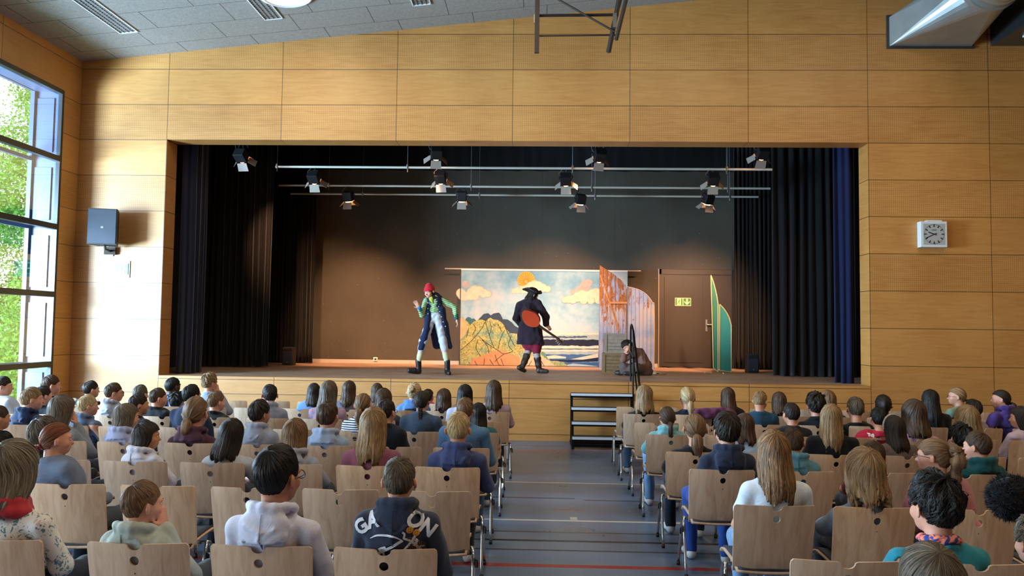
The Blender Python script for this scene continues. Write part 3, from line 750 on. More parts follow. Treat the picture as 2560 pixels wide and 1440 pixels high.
def stage_lamp(px, py, Y, lab, aimx, aimy, energy, zbar, tint=0, spot=1.05, zt=1.3):
    P = at(px, py, 1, Y); root = thing('stage_lamp', lab, 'stage light', tuple(P), group='stage lamps on the pipes')
    d = np.array((aimx, aimy, zt))-P; d /= np.linalg.norm(d); up = np.array((0, 0, 1.)); r_ = np.cross(d, up); r_ /= np.linalg.norm(r_); u_ = np.cross(r_, d)
    M = np.stack([r_, d, u_], 1)   # columns: right, beam, up
    a = MB(); a.box(M@np.array((0, -.09, 0)), (.20, .20, .17), M, b=.012); a.box(M@np.array((0, -.09, .095)), (.15, .15, .03), M, b=.006)
    a.build('housing', lampb, root)
    a = MB(); a.lathe([(0, .001), (.075, .001), (.075, -.02), (0, -.02)], M@np.array((0, .025, 0)), 20, M@np.array([[1, 0, 0], [0, 0, 1], [0, -1, 0.]])); a.build('lens', hot, root)
    for sx, sz, w_, h_ in ((0, -1, .20, .16), (0, 1, .20, .14), (-1, 0, .14, .16), (1, 0, .14, .16)):
        L = .15; sp_ = .45
        if sz: c0 = np.array((0, .02, sz*.09)); c1 = np.array((0, .02+L*math.cos(sp_), sz*(.09+L*math.sin(sp_)))); e = np.array((w_/2, 0, 0)); nn_ = np.array((0, 0, sz*.003))
        else: c0 = np.array((sx*.105, .02, 0)); c1 = np.array((sx*(.105+L*math.sin(.8)), .02+L*math.cos(.8), 0)); e = np.array((0, 0, w_/2)); nn_ = np.array((sx*.003, 0, 0))
        V = np.array([c0-e*.9, c0+e*.9, c1+e, c1-e]); V = np.concatenate([V, V+nn_])@M.T
        b = MB(); b.add(V, [(0, 1, 2, 3), (7, 6, 5, 4), (0, 4, 5, 1), (1, 5, 6, 2), (2, 6, 7, 3), (3, 7, 4, 0)]); b.build('barn_door', flap, root)
    hz = zbar-P[2]
    a = MB(); a.tube(curve2([M@np.array((-.115, -.09, 0)), (-.12, 0, .13), (0, 0, max(.16, hz-.06)), (.12, 0, .13), M@np.array((.115, -.09, 0))], 16), .008, 6)
    a.tube([(0, 0, .14), (0, 0, max(.15, hz-.02))], .009, 6); a.build('yoke', lampb, root)
    a = MB(); a.tube(curve2([(-.05, 0, hz), (-.14, -.02, hz*.6), (-.08, -.02, .1), (-.03, -.05, .08)], 12), .006, 5); a.build('cable', mat('zinc', '8E9092'), root)
    L_ = P+d*.03
    LW.append(light('SPOT', 'stage_beam', tuple(L_), energy, (1, .50, .25) if not tint else tint, aim=tuple(L_+d), spot_size=spot, spot_blend=.75, shadow_soft_size=.07))
names = ['leftmost', 'second from left', 'third from left', 'rightmost']
for k, (x, y) in enumerate(((607, 398), (1090, 392), (1497, 397), (1902, 391))):
    stage_lamp(x, y, .85, 'black stage lamp with barn doors in the top row, '+names[k], (1.6, 3.5, 6.6, 9.9)[k], 5.3, (1200, 900, 2100, 2000)[k], 5.36, zt=1.2 if k == 1 else 1.9, spot=.52 if k == 1 else .86)
for k, (x, y) in enumerate(((787, 452), (1103, 452), (1415, 457), (1782, 457))):
    stage_lamp(x, y, 1.5, 'black stage lamp in the middle row, '+names[k], (2.4, 5.0, 7.4, 10)[k], 5.3, (2100, 1700, 1500, 1400)[k], 4.92, zt=1.6, spot=.95)
for k, (x, y) in enumerate(((872, 501), (1155, 501), (1450, 508), (1768, 508))):
    stage_lamp(x, y, 3.45, 'black stage lamp with glowing flap in the lowest row, '+names[k], (2.6, 4.8, 6.9, 9.4)[k], 5.0, 380, 4.92)

# ---------------------------------------------------------------- painted backdrop on a rod
def flat2(name, shapes, m, parent, y, holes=()):
    a = MB()
    for k, s in enumerate(shapes): a.slab(s, [], .0008, fn=lambda u, v, t, k=k: np.stack([u, y+t*.0003-k*.00003, v], -1))
    me = a.mesh(name)
    return obj(name, me, m, parent)
BX0, BZ0 = 4.66, ST+.01; BW, BH = 3.90, 2.235
bd = thing('painted_backdrop', 'painted cloth backdrop of mountains, sea and clouds hung from a rod', 'backdrop', (BX0, 5.0, BZ0))
g = NT('painted_sky', rough=.85, spec=.1); x, y, z, v = g.xyz(); n_ = g.noise(v, .8, 4, .6); n2 = g.noise(v, 7, 3)
f_ = g.math('ADD', g.math('MULTIPLY', n_, .75), g.math('MULTIPLY', n2, .15))
g.color(g.ramp(f_, [(.34, '5C8496'), (.46, '7F9AA3'), (.55, '979F9F'), (.66, 'A69F97')]))
a = MB(); a.slab([(0, 0), (BW, 0), (BW, BH), (0, BH)], [], .004, step=.08, fn=lambda u, v, t: np.stack([u, t*.004-.004*np.sin(u*4+1.1)*np.sin(v*1.3)-.001*np.sin(u*19)*np.cos(v*5), v], -1))
a.build('cloth', g.m, bd)
# pixels of the 2027-wide close-up (1140..1520, 660..930) -> cloth coordinates
def B(px, py):
    q = at(1140+px/5.334, 660+py/5.334, 1, 5.0); return (min(max(q[0]-BX0, .002), BW-.002), max(q[2]-BZ0, .002))
def BP(*pts): return [B(*p) for p in pts]
yl = [-.0058]
def dim(c, k=.80): return ''.join('%02X' % int(int(c[i:i+2], 16)*k) for i in (0, 2, 4))
def layer(name, shapes, col, m=None):
    yl[0] -= .0004+.00003*len(shapes)
    return flat2(name, shapes, m or mat('paint_'+col, dim(col), .85, spec=.1, var=.10, vscale=9), bd, yl[0])
def blobs(cx, cy, pts, R=None): return [circ(*B(cx+px, cy+py), r*.00185*1.0, 22) for px, py, r in pts]
layer('sun', [circ(*B(935, 215), .205, 30)], 'E0B24E')
rays = []
for k in range(22):
    t = PI*2*k/22; c0 = B(935, 235); rays.append(stroke([(c0[0]+.04*math.cos(t), c0[1]+.04*math.sin(t)), (c0[0]+.20*math.cos(t), c0[1]+.195*math.sin(t)+.02)], .012))
layer('sun_rays', rays, 'B27F35')
def cloud(name, pts, col='E9CDB2', sh='D9A98A'):
    layer(name+'_edge', [circ(*B(x, y), r/5.334/107*1.05+.004, 22) for x, y, r in pts], sh); layer(name, [circ(*B(x, y), r/5.334/107, 22) for x, y, r in pts], col)
cloud('cloud', [(90, 420, 62), (150, 430, 50), (210, 390, 66), (250, 350, 62), (310, 360, 62), (370, 390, 56), (430, 400, 40), (60, 390, 60), (200, 440, 45), (260, 440, 42), (120, 460, 30)])
cloud('cloud', [(770, 360, 32), (820, 350, 42), (880, 345, 50), (940, 335, 55), (1000, 300, 62), (1050, 280, 60), (1100, 290, 55), (1160, 320, 52), (1220, 335, 42), (1080, 350, 40), (990, 360, 35)])
layer('cloud_shadow', [circ(*B(x, y), r/570, 20) for x, y, r in ((1720, 290, 70), (1770, 250, 50), (1640, 340, 50), (1560, 370, 35), (130, 270, 50))], 'AFA7A0')
cloud('cloud', [(1450, 480, 38), (1500, 470, 48), (1560, 470, 56), (1620, 440, 62), (1680, 420, 70), (1750, 430, 66), (1810, 400, 60), (1870, 390, 66), (1905, 430, 70), (1700, 490, 46), (1800, 490, 44), (1900, 480, 50)])
layer('hill_far', [BP((120, 780), (130, 730), (160, 705), (190, 712), (210, 730), (240, 725), (275, 760), (290, 820), (130, 830))], '3F6B74')
layer('mountain', [BP((290, 750), (370, 665), (430, 655), (465, 685), (500, 660), (570, 648), (590, 665), (625, 735), (690, 740), (740, 775), (790, 830), (860, 860), (860, 960), (300, 960))], '3B4A5A')
# sea bands
def band(name, y0, y1, col, wob=6, x0=900, x1=1900, seed=0):
    rs = np.random.RandomState(seed); n_ = 26; X = np.linspace(x0, x1, n_); T = [B(x, y0+rs.uniform(-wob, wob)) for x in X]; Bm = [B(x, y1+rs.uniform(-wob, wob)) for x in X[::-1]]
    layer(name, [T+Bm], col)
layer('sea', [BP((850, 910), (1900, 912), (1900, 1372), (850, 1372))], '9FB3B2')
band('wave', 915, 945, 'E3CFB8', 5, seed=1); band('wave', 965, 985, '3E566E', 7, 1050, 1750, 2); band('wave', 1010, 1090, '262B3C', 8, seed=3); band('wave', 1095, 1125, 'E3CFB8', 8, seed=4)
band('wave', 1130, 1137, '1E2230', 2, seed=5); band('wave', 1140, 1165, 'E3CFB8', 6, seed=6); band('wave', 1205, 1285, '426A92', 5, seed=7)
layer('wave_crest', [BP((1200, 1230), (1320, 1215), (1470, 1240), (1460, 1258), (1200, 1262)), BP((1530, 1270), (1700, 1235), (1895, 1195), (1895, 1245), (1700, 1275))], 'E3CFB8')
layer('wave_dark', [BP((1250, 1275), (1650, 1282), (1895, 1245), (1895, 1300), (1500, 1310), (1260, 1290))], '232C44')
band('wave', 1310, 1372, '3D6490', 4, 1250, 1900, 8); layer('wave_crest', [BP((1480, 1345), (1560, 1325), (1700, 1340), (1890, 1362), (1890, 1371), (1500, 1370))], '9CB8C4')
# green foreground mountain with ink lines
gm = NT('painted_hill', rough=.85, spec=.1); x, y, z, v = gm.xyz(); n_ = gm.noise(v, 2.2, 4, .6); n3 = gm.noise(v, 9, 4, .7, 1.5)
c = gm.ramp(n_, [(.36, '668470'), (.47, '8B8F5A'), (.58, '9A9052'), (.7, '748A74')]); ink = gm.math('LESS_THAN', gm.math('ABSOLUTE', gm.math('SUBTRACT', n3, .5)), .022)
gm.color(gm.mix(gm.math('MULTIPLY', ink, .75), c, '2C302A'))
layer('hill', [BP((52, 720), (90, 705), (120, 745), (170, 780), (185, 820), (230, 775), (290, 745), (350, 740), (400, 765), (430, 730), (465, 715), (500, 740), (560, 745), (620, 790), (680, 880), (720, 920), (860, 935), (900, 1050), (1000, 1150),
      (1140, 1160), (1180, 1200), (1260, 1290), (1340, 1290), (1430, 1310), (1500, 1372), (52, 1372))], 'hill', gm.m)
layer('rock', [BP((55, 720), (90, 710), (130, 770), (160, 850), (120, 950), (55, 1010))], 'C9A878')
layer('rock', [BP((180, 1372), (215, 1260), (330, 1230), (430, 1190), (560, 1145), (640, 1150), (700, 1190), (850, 1240), (860, 1372))], 'C98F63')
layer('rock', [BP((880, 1372), (960, 1290), (1000, 1230), (1140, 1230), (1240, 1290), (1330, 1372))], 'D2B493')
layer('grass_tuft', [BP((1150, 1165), (1190, 1190), (1230, 1280), (1180, 1240), (1130, 1200))], '5E8E7C')
ink_l = []
for pl in ([(60, 1150), (200, 1030), (330, 880), (390, 770)], [(395, 770), (430, 900), (480, 1050), (510, 1120)], [(300, 960), (430, 1070), (560, 1150), (640, 1200), (760, 1165)], [(560, 1130), (600, 980), (650, 880)], [(650, 830), (720, 980), (790, 1100)],
           [(290, 1010), (270, 1120), (330, 1230)], [(350, 1010), (420, 1100), (440, 1190)], [(640, 1200), (560, 1260), (520, 1300)], [(380, 1260), (370, 1372)], [(250, 1290), (290, 1372)], [(450, 1270), (500, 1350)], [(600, 1260), (640, 1372)], [(520, 1210), (560, 1320), (600, 1372)],
           [(960, 1372), (1010, 1290)], [(1100, 1240), (1140, 1300), (1180, 1372)], [(170, 860), (140, 980)], [(560, 800), (610, 900)], [(450, 760), (470, 860), (440, 960)], [(230, 800), (260, 860), (220, 950)], [(740, 950), (700, 1080), (760, 1160)]):
    ink_l.append(stroke([B(*p) for p in curve2(pl, 12)], .013))
layer('ink_lines', ink_l, '3A2B22')
a = MB(); q0, q1 = at(1112, 671.5, 1, 5.0), at(1602, 677.5, 1, 5.0); a.cyl(q0-np.array((BX0, 5.0, BZ0)), q1-np.array((BX0, 5.0, BZ0)), .016, 10); a.build('rod', mat('pale_rod', 'A99A88', .5), bd)
a = MB(); a.bb(0, BW, -.02, .012, BH-.02, BH+.012); a.build('top_hem', mat('hem', 'C9C6BC', .8), bd)
a = MB()
for k in range(3): a.tube([(.2+k*1.7, .0, BH), (.2+k*1.7, .0, 7.4-BZ0)], .002, 5)
for xx in (.012,): a.bb(-.02, .004, -.01, .01, 0, BH)
a.build('rigging_line', mat('black_speaker', '14171C'), bd)

# ---------------------------------------------------------------- weathered wooden flats
g = NT('weathered_paint', rough=.8, spec=.2); x, y, z, v = g.xyz('Object')
n1 = g.noise(g.vec(g.math('MULTIPLY', x, 9), y, g.math('MULTIPLY', z, 2.0)), 1.5, 6, .7, .6); n2 = g.noise(v, 24, 4, .7); n3 = g.noise(v, 2.0, 3)
wood = g.ramp(n2, [(.3, '5A3A22'), (.55, '7E5430'), (.75, '8F6C48')]); paint = g.ramp(n3, [(.35, '5F7AA8'), (.55, '7F8CA6'), (.7, '8E8A86')])
hgt = g.math('MULTIPLY', g.math('SUBTRACT', 1.7, z), .10)
hgt = g.math('ADD', hgt, g.math('MULTIPLY', g.n('ShaderNodeObjectInfo').outputs['Random'], 0)); px_ = g.n('ShaderNodeNewGeometry'); sp_ = g.n('ShaderNodeSeparateXYZ'); g.t.links.new(px_.outputs['Position'], sp_.inputs[0]); hgt = g.math('ADD', hgt, g.math('MULTIPLY', g.math('GREATER_THAN', sp_.outputs[0], 8.49), .09)); msk = g.ramp(g.math('ADD', n1, hgt), [(.50, 0.), (.56, 1.)]); c = g.mix(msk, wood, paint); c = g.mix(g.line(x, .088, .0035, 0), c, '3A2A20')
g.color(c); g.bump(n2, .3, .01); weather = g.m
def flat_panel(name, label, pts, y, m, th=.02, loc=(0, 0, 0), rz=0, parent=None):
    a = MB(); a.slab(pts, [], th); return a
fl_ = thing('scenery_flat', 'tall curved flat painted as weathered planks, behind the crates', 'scenery', (7.86, 4.4, ST))
c1 = [(0, 0), (.60, 0), (.60, 1.87), (.50, 2.02), (.36, 2.16), (.18, 2.26), (0, 2.33)]
c1 = [(.0, .0), (.62, 0)]+[tuple(p) for p in curve2([(.62, 1.83), (.50, 1.98), (.30, 2.14), (.12, 2.25), (0, 2.33)], 14)]
a = MB(); a.slab(c1, [], .02); a.build('plank_panel', weather, fl_)
bt = mat('raw_batten', '9A6C3C', .7, bump=.2)
a = MB(); a.tube([(.02, -.012, 2.1), (.45, -.012, .85)], .018, 4); a.build('diagonal_batten', bt, fl_)
a = MB(); a.bb(.22, .62, -.025, 0, 1.46, 1.50); a.build('cross_batten', bt, fl_)
a = MB(); a.bb(.595, .62, -.012, .0, .1, 1.8); a.build('edge_batten', mat('dark_batten', '5E4030', .7), fl_)
fl2 = thing('scenery_flat', 'lower curved flat painted as blue-grey planks, right of the taller one', 'scenery', (8.495, 4.42, ST), math.radians(0))
c2 = [(.0, .0), (.60, 0)]+[tuple(p) for p in curve2([(.60, 1.35), (.56, 1.50), (.42, 1.68), (.24, 1.79), (0, 1.85)], 14)]
a = MB(); a.slab(c2, [], .02); a.build('plank_panel', weather, fl2)
a = MB(); a.slab(stroke(curve2([(.60, .0), (.60, 1.35), (.56, 1.50), (.42, 1.68), (.24, 1.79), (0, 1.85)], 24), .012), [], .03); a.build('edge_strip', mat('pale_edge', 'C9A27C', .6), fl2)
def crate(x, y, z, w_, h_, d_, lab, c0):
    r = thing('wooden_crate', lab, 'crate', (x, y, z)); n_ = 6; m1 = mat('crate_'+c0, c0, .75, bump=.3, var=.18, vscale=14); m2 = mat('crate_frame_'+c0, c0, .7, bump=.2, var=.1)
    a = MB(); s = h_/n_
    for k in range(n_):
        a.bb(-w_/2+.01, w_/2-.01, .012, .024, k*s+.003, (k+1)*s-.003); a.bb(-w_/2+.01, w_/2-.01, d_-.024, d_-.012, k*s+.003, (k+1)*s-.003)
        for q in (-1, 1): a.bb(q*(w_/2-.017)-.006, q*(w_/2-.017)+.006, .024, d_-.024, k*s+.003, (k+1)*s-.003)
    a.bb(-w_/2+.02, w_/2-.02, .02, d_-.02, .01, .02)
    a.build('slats', m1, r); a = MB()
    for q in (-1, 1):
        for yy in (.0, d_-.012): a = MB(); a.bb(q*w_/2-(.04 if q > 0 else 0), q*w_/2+(.04 if q < 0 else 0), yy, yy+.012, 0, h_); a.build('corner_board', m2, r)
    for z0, z1 in ((h_-.035, h_), (0, .03)): a = MB(); a.bb(-w_/2+.04, w_/2-.04, 0, .012, z0, z1); a.build('edge_board', m2, r)
crate(8.015, 2.42, ST, .46, .405, .36, 'brown slatted wooden crate standing on the stage, lower of two', '7A6240')
crate(8.03, 2.46, ST+.407, .42, .40, .32, 'grey slatted wooden crate on top of the brown crate', '8A7B6C')
a = MB(); a.tube(curve2([(.06, 0, .015), (-.10, .05, .015), (-.16, .14, .03), (-.05, .2, .03), (.03, .12, .02), (.16, .0, .015), (.24, .05, .015), (.02, .02, .04), (-.12, .02, .045)], 60), .015, 8)
tag(a.build('rope_coil', mat('rope', 'BFA27C', .9, bump=.6, bscale=120), None, smooth=True, loc=(8.79, 2.45, ST)), 'loose loop of pale rope on the stage behind the sitting person', 'rope')

# green two-part boat-shaped flat with cream edges
gf = thing('green_screen_flat', 'green folding flat with pale edging in front of the stage door', 'scenery', (10.27, 3.3, ST))
gc = [(0, 0.02), (-.10, .09)]
L1 = [(-.005, .02)]+[(-.10, .10)]+[tuple(p) for p in curve2([(-.155, 2.05), (-.10, 1.90), (-.04, 1.66), (-.005, 1.45)], 12)]
R1 = [(.26, .02)]+[(.02, .055)]+[(.02, 1.43)]+[tuple(p) for p in curve2([(.03, 1.43), (.12, 1.33), (.21, 1.18), (.262, 1.0)], 10)]
for nm, P_, yy, c_ in (('left_leaf', L1, .03, '1F5E4E'), ('right_leaf', R1, 0, '1B6E68')):
    a = MB(); a.slab(P_[::-1] if nm == 'x' else P_, [], .015); me = a.mesh(nm)
    for v in me.vertices: v.co.y += yy
    o = obj(nm, me, mat('green_'+nm, c_, .6, var=.06), gf)
    a = MB(); P2 = P_+[P_[0]]
    for i in range(len(P2)-1): a.tube([(P2[i][0], yy-.004, P2[i][1]), (P2[i+1][0], yy-.004, P2[i+1][1])], .010, 5)
    a.build('edging', mat('cream_edge', 'A8A067', .6), gf)
# odds and ends at its foot
for k, (x, y, r_, c_, lab) in enumerate(((9.92, 3.0, .018, 'BFB6A8', 'small pale ball on the stage, leftmost by the green flat'), (10.03, 2.95, .020, 'BFB6A8', 'small pale ball on the stage, middle one by the green flat'), (10.26, 2.85, .018, 'BFB6A8', 'small pale ball on the stage, rightmost by the green flat'))):
    a = MB(); a.ell((0, 0, r_), (r_, r_, r_)); tag(a.build('small_ball', mat('ball', c_, .6), None, smooth=True, loc=(x, y, ST)), lab, 'ball', 'small balls by the green flat')
a = MB(); a.tube(curve2([(9.5, 5.1, ST+.012), (9.8, 5.0, ST+.03), (10.0, 5.05, ST+.012), (10.2, 4.98, ST+.03), (10.5, 5.05, ST+.012), (10.9, 4.9, ST+.02)], 60), .010, 6)
tag(a.build('stage_cable', blk, None, smooth=True), 'black cable lying along the foot of the stage door', 'cable')
def monitor(x, y, lab, m, logo):
    r = thing('floor_speaker', lab, 'speaker', (x, y, ST), group=None)
    a = MB(); a.box((0, .13, .2), (.24, .24, .40), b=.015); a.build('cabinet', m, r)
    a = MB(); a.box((0, .006, .17), (.20, .012, .26), b=.004); a.build('grille', grl, r)
    a = MB(); a.box((0, .004, .345), (.20, .012, .055), b=.003); a.box((0, .004, .03), (.14, .01, .012)); a.build('horn_slot', mat('slot', '050607', .6), r)
    a = MB(); a.box((0, -.002, .075), (.014, .004, .02)); a.build('badge', mat('silver', 'B9BEC4'), r)
monitor(.99, 3.75, 'small dark floor speaker at the left, beside the black curtain', mat('brown_black_cabinet', '2A2320', .6), 1)
monitor(11.02, 3.4, 'small black floor speaker at the right, behind the pleated curtain', blk, 1)
r = thing('outlet_box', 'small white outlet box on the baseboard behind the person in the red beanie', 'socket', (2.62, 5.27, ST+.1))
a = MB(); a.box((0, 0, 0), (.10, .03, .09), b=.004); a.build('housing', wht, r); a = MB(); a.box((0, -.018, 0), (.05, .01, .04)); a.build('socket_face', blk, r)

# ---------------------------------------------------------------- steps and handrail up to the stage
stp = thing('stage_steps', 'black metal steps with four pale-edged treads leading up to the stage', 'steps', (7.53, 0, 0))
bk = mat('black_steel', '0C0D0F', .35, .4)
for k, z in enumerate((.82, .61, .40, .19)):
    y1 = -.05-.19*k; a = MB(); a.bb(-.5, .5, y1-.24, y1, z-.03, z-.002); a.build('tread', mat('tread_top', '2A2C30', .6), stp)
    a = MB(); a.bb(-.5, .5, y1-.25, y1-.24, z-.035, z+.001); a.bb(-.5, .5, y1-.24, y1-.20, z-.002, z+.001); a.build('tread_nosing', mat('nosing', 'C2CAD6', .4, .2), stp)
for sx in (-1, 1):
    a = MB()
    for k, z in enumerate((.82, .61, .40, .19)):
        y1 = -.05-.19*k; a.bb(sx*.49-.02, sx*.49+.02, y1-.235, y1-.195, 0, z-.03); a.bb(sx*.49-.02, sx*.49+.02, y1-.24, y1, z-.065, z-.03)
    a.bb(sx*.49-.02, sx*.49+.02, -.86, -.01, 0.0, .03); a.build('side_frame', bk, stp)
a = MB()
for k, z in enumerate((.79, .58, .37)): a.bb(-.5, .5, -.29-.19*k, -.27-.19*k, z-.035, z)
for z in (.04, .08, .12): a.bb(-.5, .5, -.862, -.85, z-.006, z+.012)
a.bb(-.5, .5, -.84, -.82, 0.03, .16)
a.build('riser_bars', bk, stp)
hr = thing('handrail', 'black tubular handrail beside the steps, rising above the stage edge', 'handrail', (8.07, 0, 0))
pts = [(0, .30, ST+.0), (0, .30, 1.9), (0, .26, 1.955), (0, .18, 1.96), (0, -.05, 1.86), (0, -.80, 1.06), (0, -.86, 1.0), (0, -.87, .9), (0, -.87, 0)]
a = MB(); a.tube(pts, .017, 10); a.build('rail', bk, hr, smooth='auto')
a = MB(); a.tube([(0, .30, 1.5), (0, -.05, 1.42), (0, -.87, .55)], .012, 8); a.build('mid_rail', bk, hr, smooth='auto')
a = MB(); a.tube([(0, -.05, 1.86), (0, -.05, .0)], .015, 8); a.build('post', bk, hr, smooth='auto')
# ================================================================== CHAIRS
g = NT('beech_plywood', rough=.38, spec=.4); x, y, z, v = g.xyz()
oi = g.n('ShaderNodeObjectInfo'); rnd = oi.outputs['Random']
n1 = g.noise(g.vec(g.math('ADD', g.math('MULTIPLY', x, 9), g.math('MULTIPLY', rnd, 40)), g.math('MULTIPLY', y, 3), g.math('MULTIPLY', z, 1.3)), 2.2, 6, .6, 1.2)
n2 = g.noise(g.vec(g.math('MULTIPLY', x, 160), y, g.math('MULTIPLY', z, 8)), 1.5, 2)
c = g.ramp(g.math('ADD', g.math('MULTIPLY', n1, .8), g.math('MULTIPLY', n2, .2)), [(.3, 'AE8E72'), (.5, 'C4A589'), (.7, 'D2B79D')])
hv = g.n('ShaderNodeHueSaturation'); g.put(c, hv.inputs['Color']); g.put(g.math('ADD', g.math('MULTIPLY', rnd, .22), .86), hv.inputs['Value']); g.put(g.math('ADD', g.math('MULTIPLY', rnd, .25), .86), hv.inputs['Saturation'])
g.color(hv.outputs[0]); beech = g.m
edge = mat('plywood_edge', 'C9AE86', .6); chrome = mat('chrome_tube', 'C6C9CC', .12, 1.); pad = mat('dark_seat_pad', '2C3440', .7, bump=.3, bscale=150); plug = mat('black_plastic', '111214', .5)
CH, CW = .83, .50
def chair_meshes():
    # moulded back: curved plywood with a notch, a grip hole and a small screw hole
    out = []
    hw = lambda z: CW/2-.012*(CH-z)/.4
    out += [(-hw(.41), .41)]; out += [(-hw(z), z) for z in np.linspace(.46, CH-.03, 6)]
    out += [(-CW/2+.004, CH-.012), (-CW/2+.014, CH-.002)]
    out += [(-.14, CH), (-.045, CH), (-.037, CH-.004)]+[(.033*math.cos(t), CH-.006+.026*math.sin(t)) for t in np.linspace(PI, 2*PI, 11)]+[(.037, CH-.004), (.045, CH), (.14, CH)]
    out += [(CW/2-.014, CH-.002), (CW/2-.004, CH-.012)]; out += [(hw(z), z) for z in np.linspace(CH-.03, .46, 6)]+[(hw(.41), .41)]
    def fn(u, v, t):
        s = np.clip((v-.41)/.42, 0, 1); y = .085*(1-s)**1.15+.040*(u/.25)**2+t*.011
        y = y-.02*np.clip((.45-v)/.04, 0, 1)*0
        return np.stack([u, y, v], -1)
    b = MB(); b.slab(out, [circ(0, CH-.082, .0225, 20)[::-1], circ(0, CH-.145, .004, 8)[::-1]], .011, step=.055, fn=fn); back = b.mesh('backrest', False)
    back.polygons.foreach_set('use_smooth', [True]*len(back.polygons))
    try: back.set_sharp_from_angle(angle=math.radians(35))
    except Exception: pass
    # seat: saddle sheet, rising to a rolled front edge, with a dark pad on top
    def seatfn(th0, th1, inset):
        V = []; nu, nv = 9, 13
        for side, th in ((0, th0), (1, th1)):
            for j in range(nv):
                s = j/(nv-1); y = .085+s*(.40-inset)+inset*.5; z = .425+.02*math.sin(s*PI*.5)-.035*max(0, (s-.82)/.18)**2-.03*max(0, .12-s)/.12
                for i in range(nu):
                    q = i/(nu-1)*2-1; V.append((q*(.225-inset), y, z+.012*q*q+th))
        S_ = nu*nv; F = []
        for j in range(nv-1):
            for i in range(nu-1):
                a = j*nu+i; F.append((a, a+nu, a+nu+1, a+1)); F.append((S_+a, S_+a+1, S_+a+nu+1, S_+a+nu))
        for i in range(nu-1): F.append((i, i+1, S_+i+1, S_+i)); b_ = (nv-1)*nu+i; F.append((b_+1, b_, S_+b_, S_+b_+1))
        for j in range(nv-1): a = j*nu; F.append((a+nu, a, S_+a, S_+a+nu)); a += nu-1; F.append((a, a+nu, S_+a+nu, S_+a))
        return V, F
    b = MB(); b.add(*seatfn(0, .012, 0)); seat = b.mesh('seat', True)
    b = MB(); b.add(*seatfn(.0125, .026, .015)); padm = b.mesh('seat_pad', True)
    legs = []
    for sx in (-1, 1):
        for fy in (0, 1):
            top = np.array((sx*.243, .27, .41)); arch = [(sx*.20, .27, .405), (sx*.235, .27, .408)]
            if fy: pts = [arch[0], arch[1], (sx*.246, .285, .402), (sx*.252, .315, .36), (sx*.262, .41, .02)]
            else: pts = [arch[0], (sx*.236, .262, .408), (sx*.248, .245, .400), (sx*.256, .21, .35), (sx*.268, .055, .02)]
            P = curve2(pts, 18); b = MB(); b.tube(P, .0115, 8); legs.append(b.mesh('leg', True))
    feet = []
    for sx in (-1, 1):
        for fy, (xx, yy) in enumerate(((.268, .055), (.262, .41))):
            b = MB(); b.cyl((sx*xx, yy, 0), (sx*xx, yy, .03), .0145, 10); feet.append(b.mesh('foot_cap', True))
    b = MB(); b.tube([(-.2, .27, .405), (.2, .27, .405)], .011, 8); b.tube([(-.2, .16, .402), (.2, .16, .402)], .011, 8); b.tube([(-.2, .27, .405), (-.2, .16, .402)], .01, 8); b.tube([(.2, .27, .405), (.2, .16, .402)], .01, 8); under = b.mesh('under_frame', True)
    links = []
    for sx in (-1, 1):
        b = MB(); b.box((sx*.268, .20, .33), (.014, .03, .06), b=.005); b.tube([(sx*.262, .20, .36), (sx*.285, .20, .345), (sx*.285, .20, .30)], .006, 6); links.append(b.mesh('row_link', True))
    return back, seat, padm, legs, feet, under, links
CHM = chair_meshes()
for me_, m_ in ((CHM[0], beech), (CHM[1], beech), (CHM[2], pad), (CHM[5], chrome)): me_.materials.append(m_)
for me_ in CHM[3]: me_.materials.append(chrome)
for me_ in CHM[4]+CHM[6]: me_.materials.append(plug)
def put_part(name, me, parent):
    o = bpy.data.objects.new(name, me); COL.objects.link(o); o.parent = parent; return o
def chair(x, y, label, rz=0, full=True):
    r = thing('stacking_chair', label, 'chair', (x, y, 0), rz, 'plywood chairs in rows')
    put_part('backrest', CHM[0], r); s = put_part('seat', CHM[1], r)
    if full: put_part('seat_pad', CHM[2], s)
    for i in range(4):
        l = put_part('leg', CHM[3][i], r)
        if full: put_part('foot_cap', CHM[4][i], l)
    if full:
        put_part('under_frame', CHM[5], r)
        for q in CHM[6]: put_part('row_link', q, r)
    return r

# rows: index -> y of the top of the back, for the left and the right block
ROWY = {0: -2.45, 1: -3.33, 2: -4.36, 3: -5.25, 4: -6.24, 5: -7.17, 6: -8.02, 7: -9.31, 8: -10.55}
ROWYR = {0: -2.45, 1: -3.31, 2: -4.19, 3: -5.15, 4: -6.24, 5: -7.06, 6: -8.23, 7: -9.34, 8: -10.35}
LX = {0: 6.06, 1: 6.13, 2: 6.08, 3: 6.09, 4: 6.06, 5: 6.045, 6: 6.05, 7: 6.0, 8: 5.2}   # right end of the left block
RX = {0: 7.55, 1: 7.55, 2: 7.58, 3: 7.57, 4: 7.59, 5: 7.63, 6: 7.67, 7: 7.65, 8: 7.62}   # left end of the right block
SPC = .60
def grid(block, row):
    if block == 'L': return [LX[row]-CW/2-SPC*k for k in range(13) if LX[row]-CW/2-SPC*k > -1.1]
    return [RX[row]+CW/2+SPC*k for k in range(13) if RX[row]+CW/2+SPC*k < 15.4]

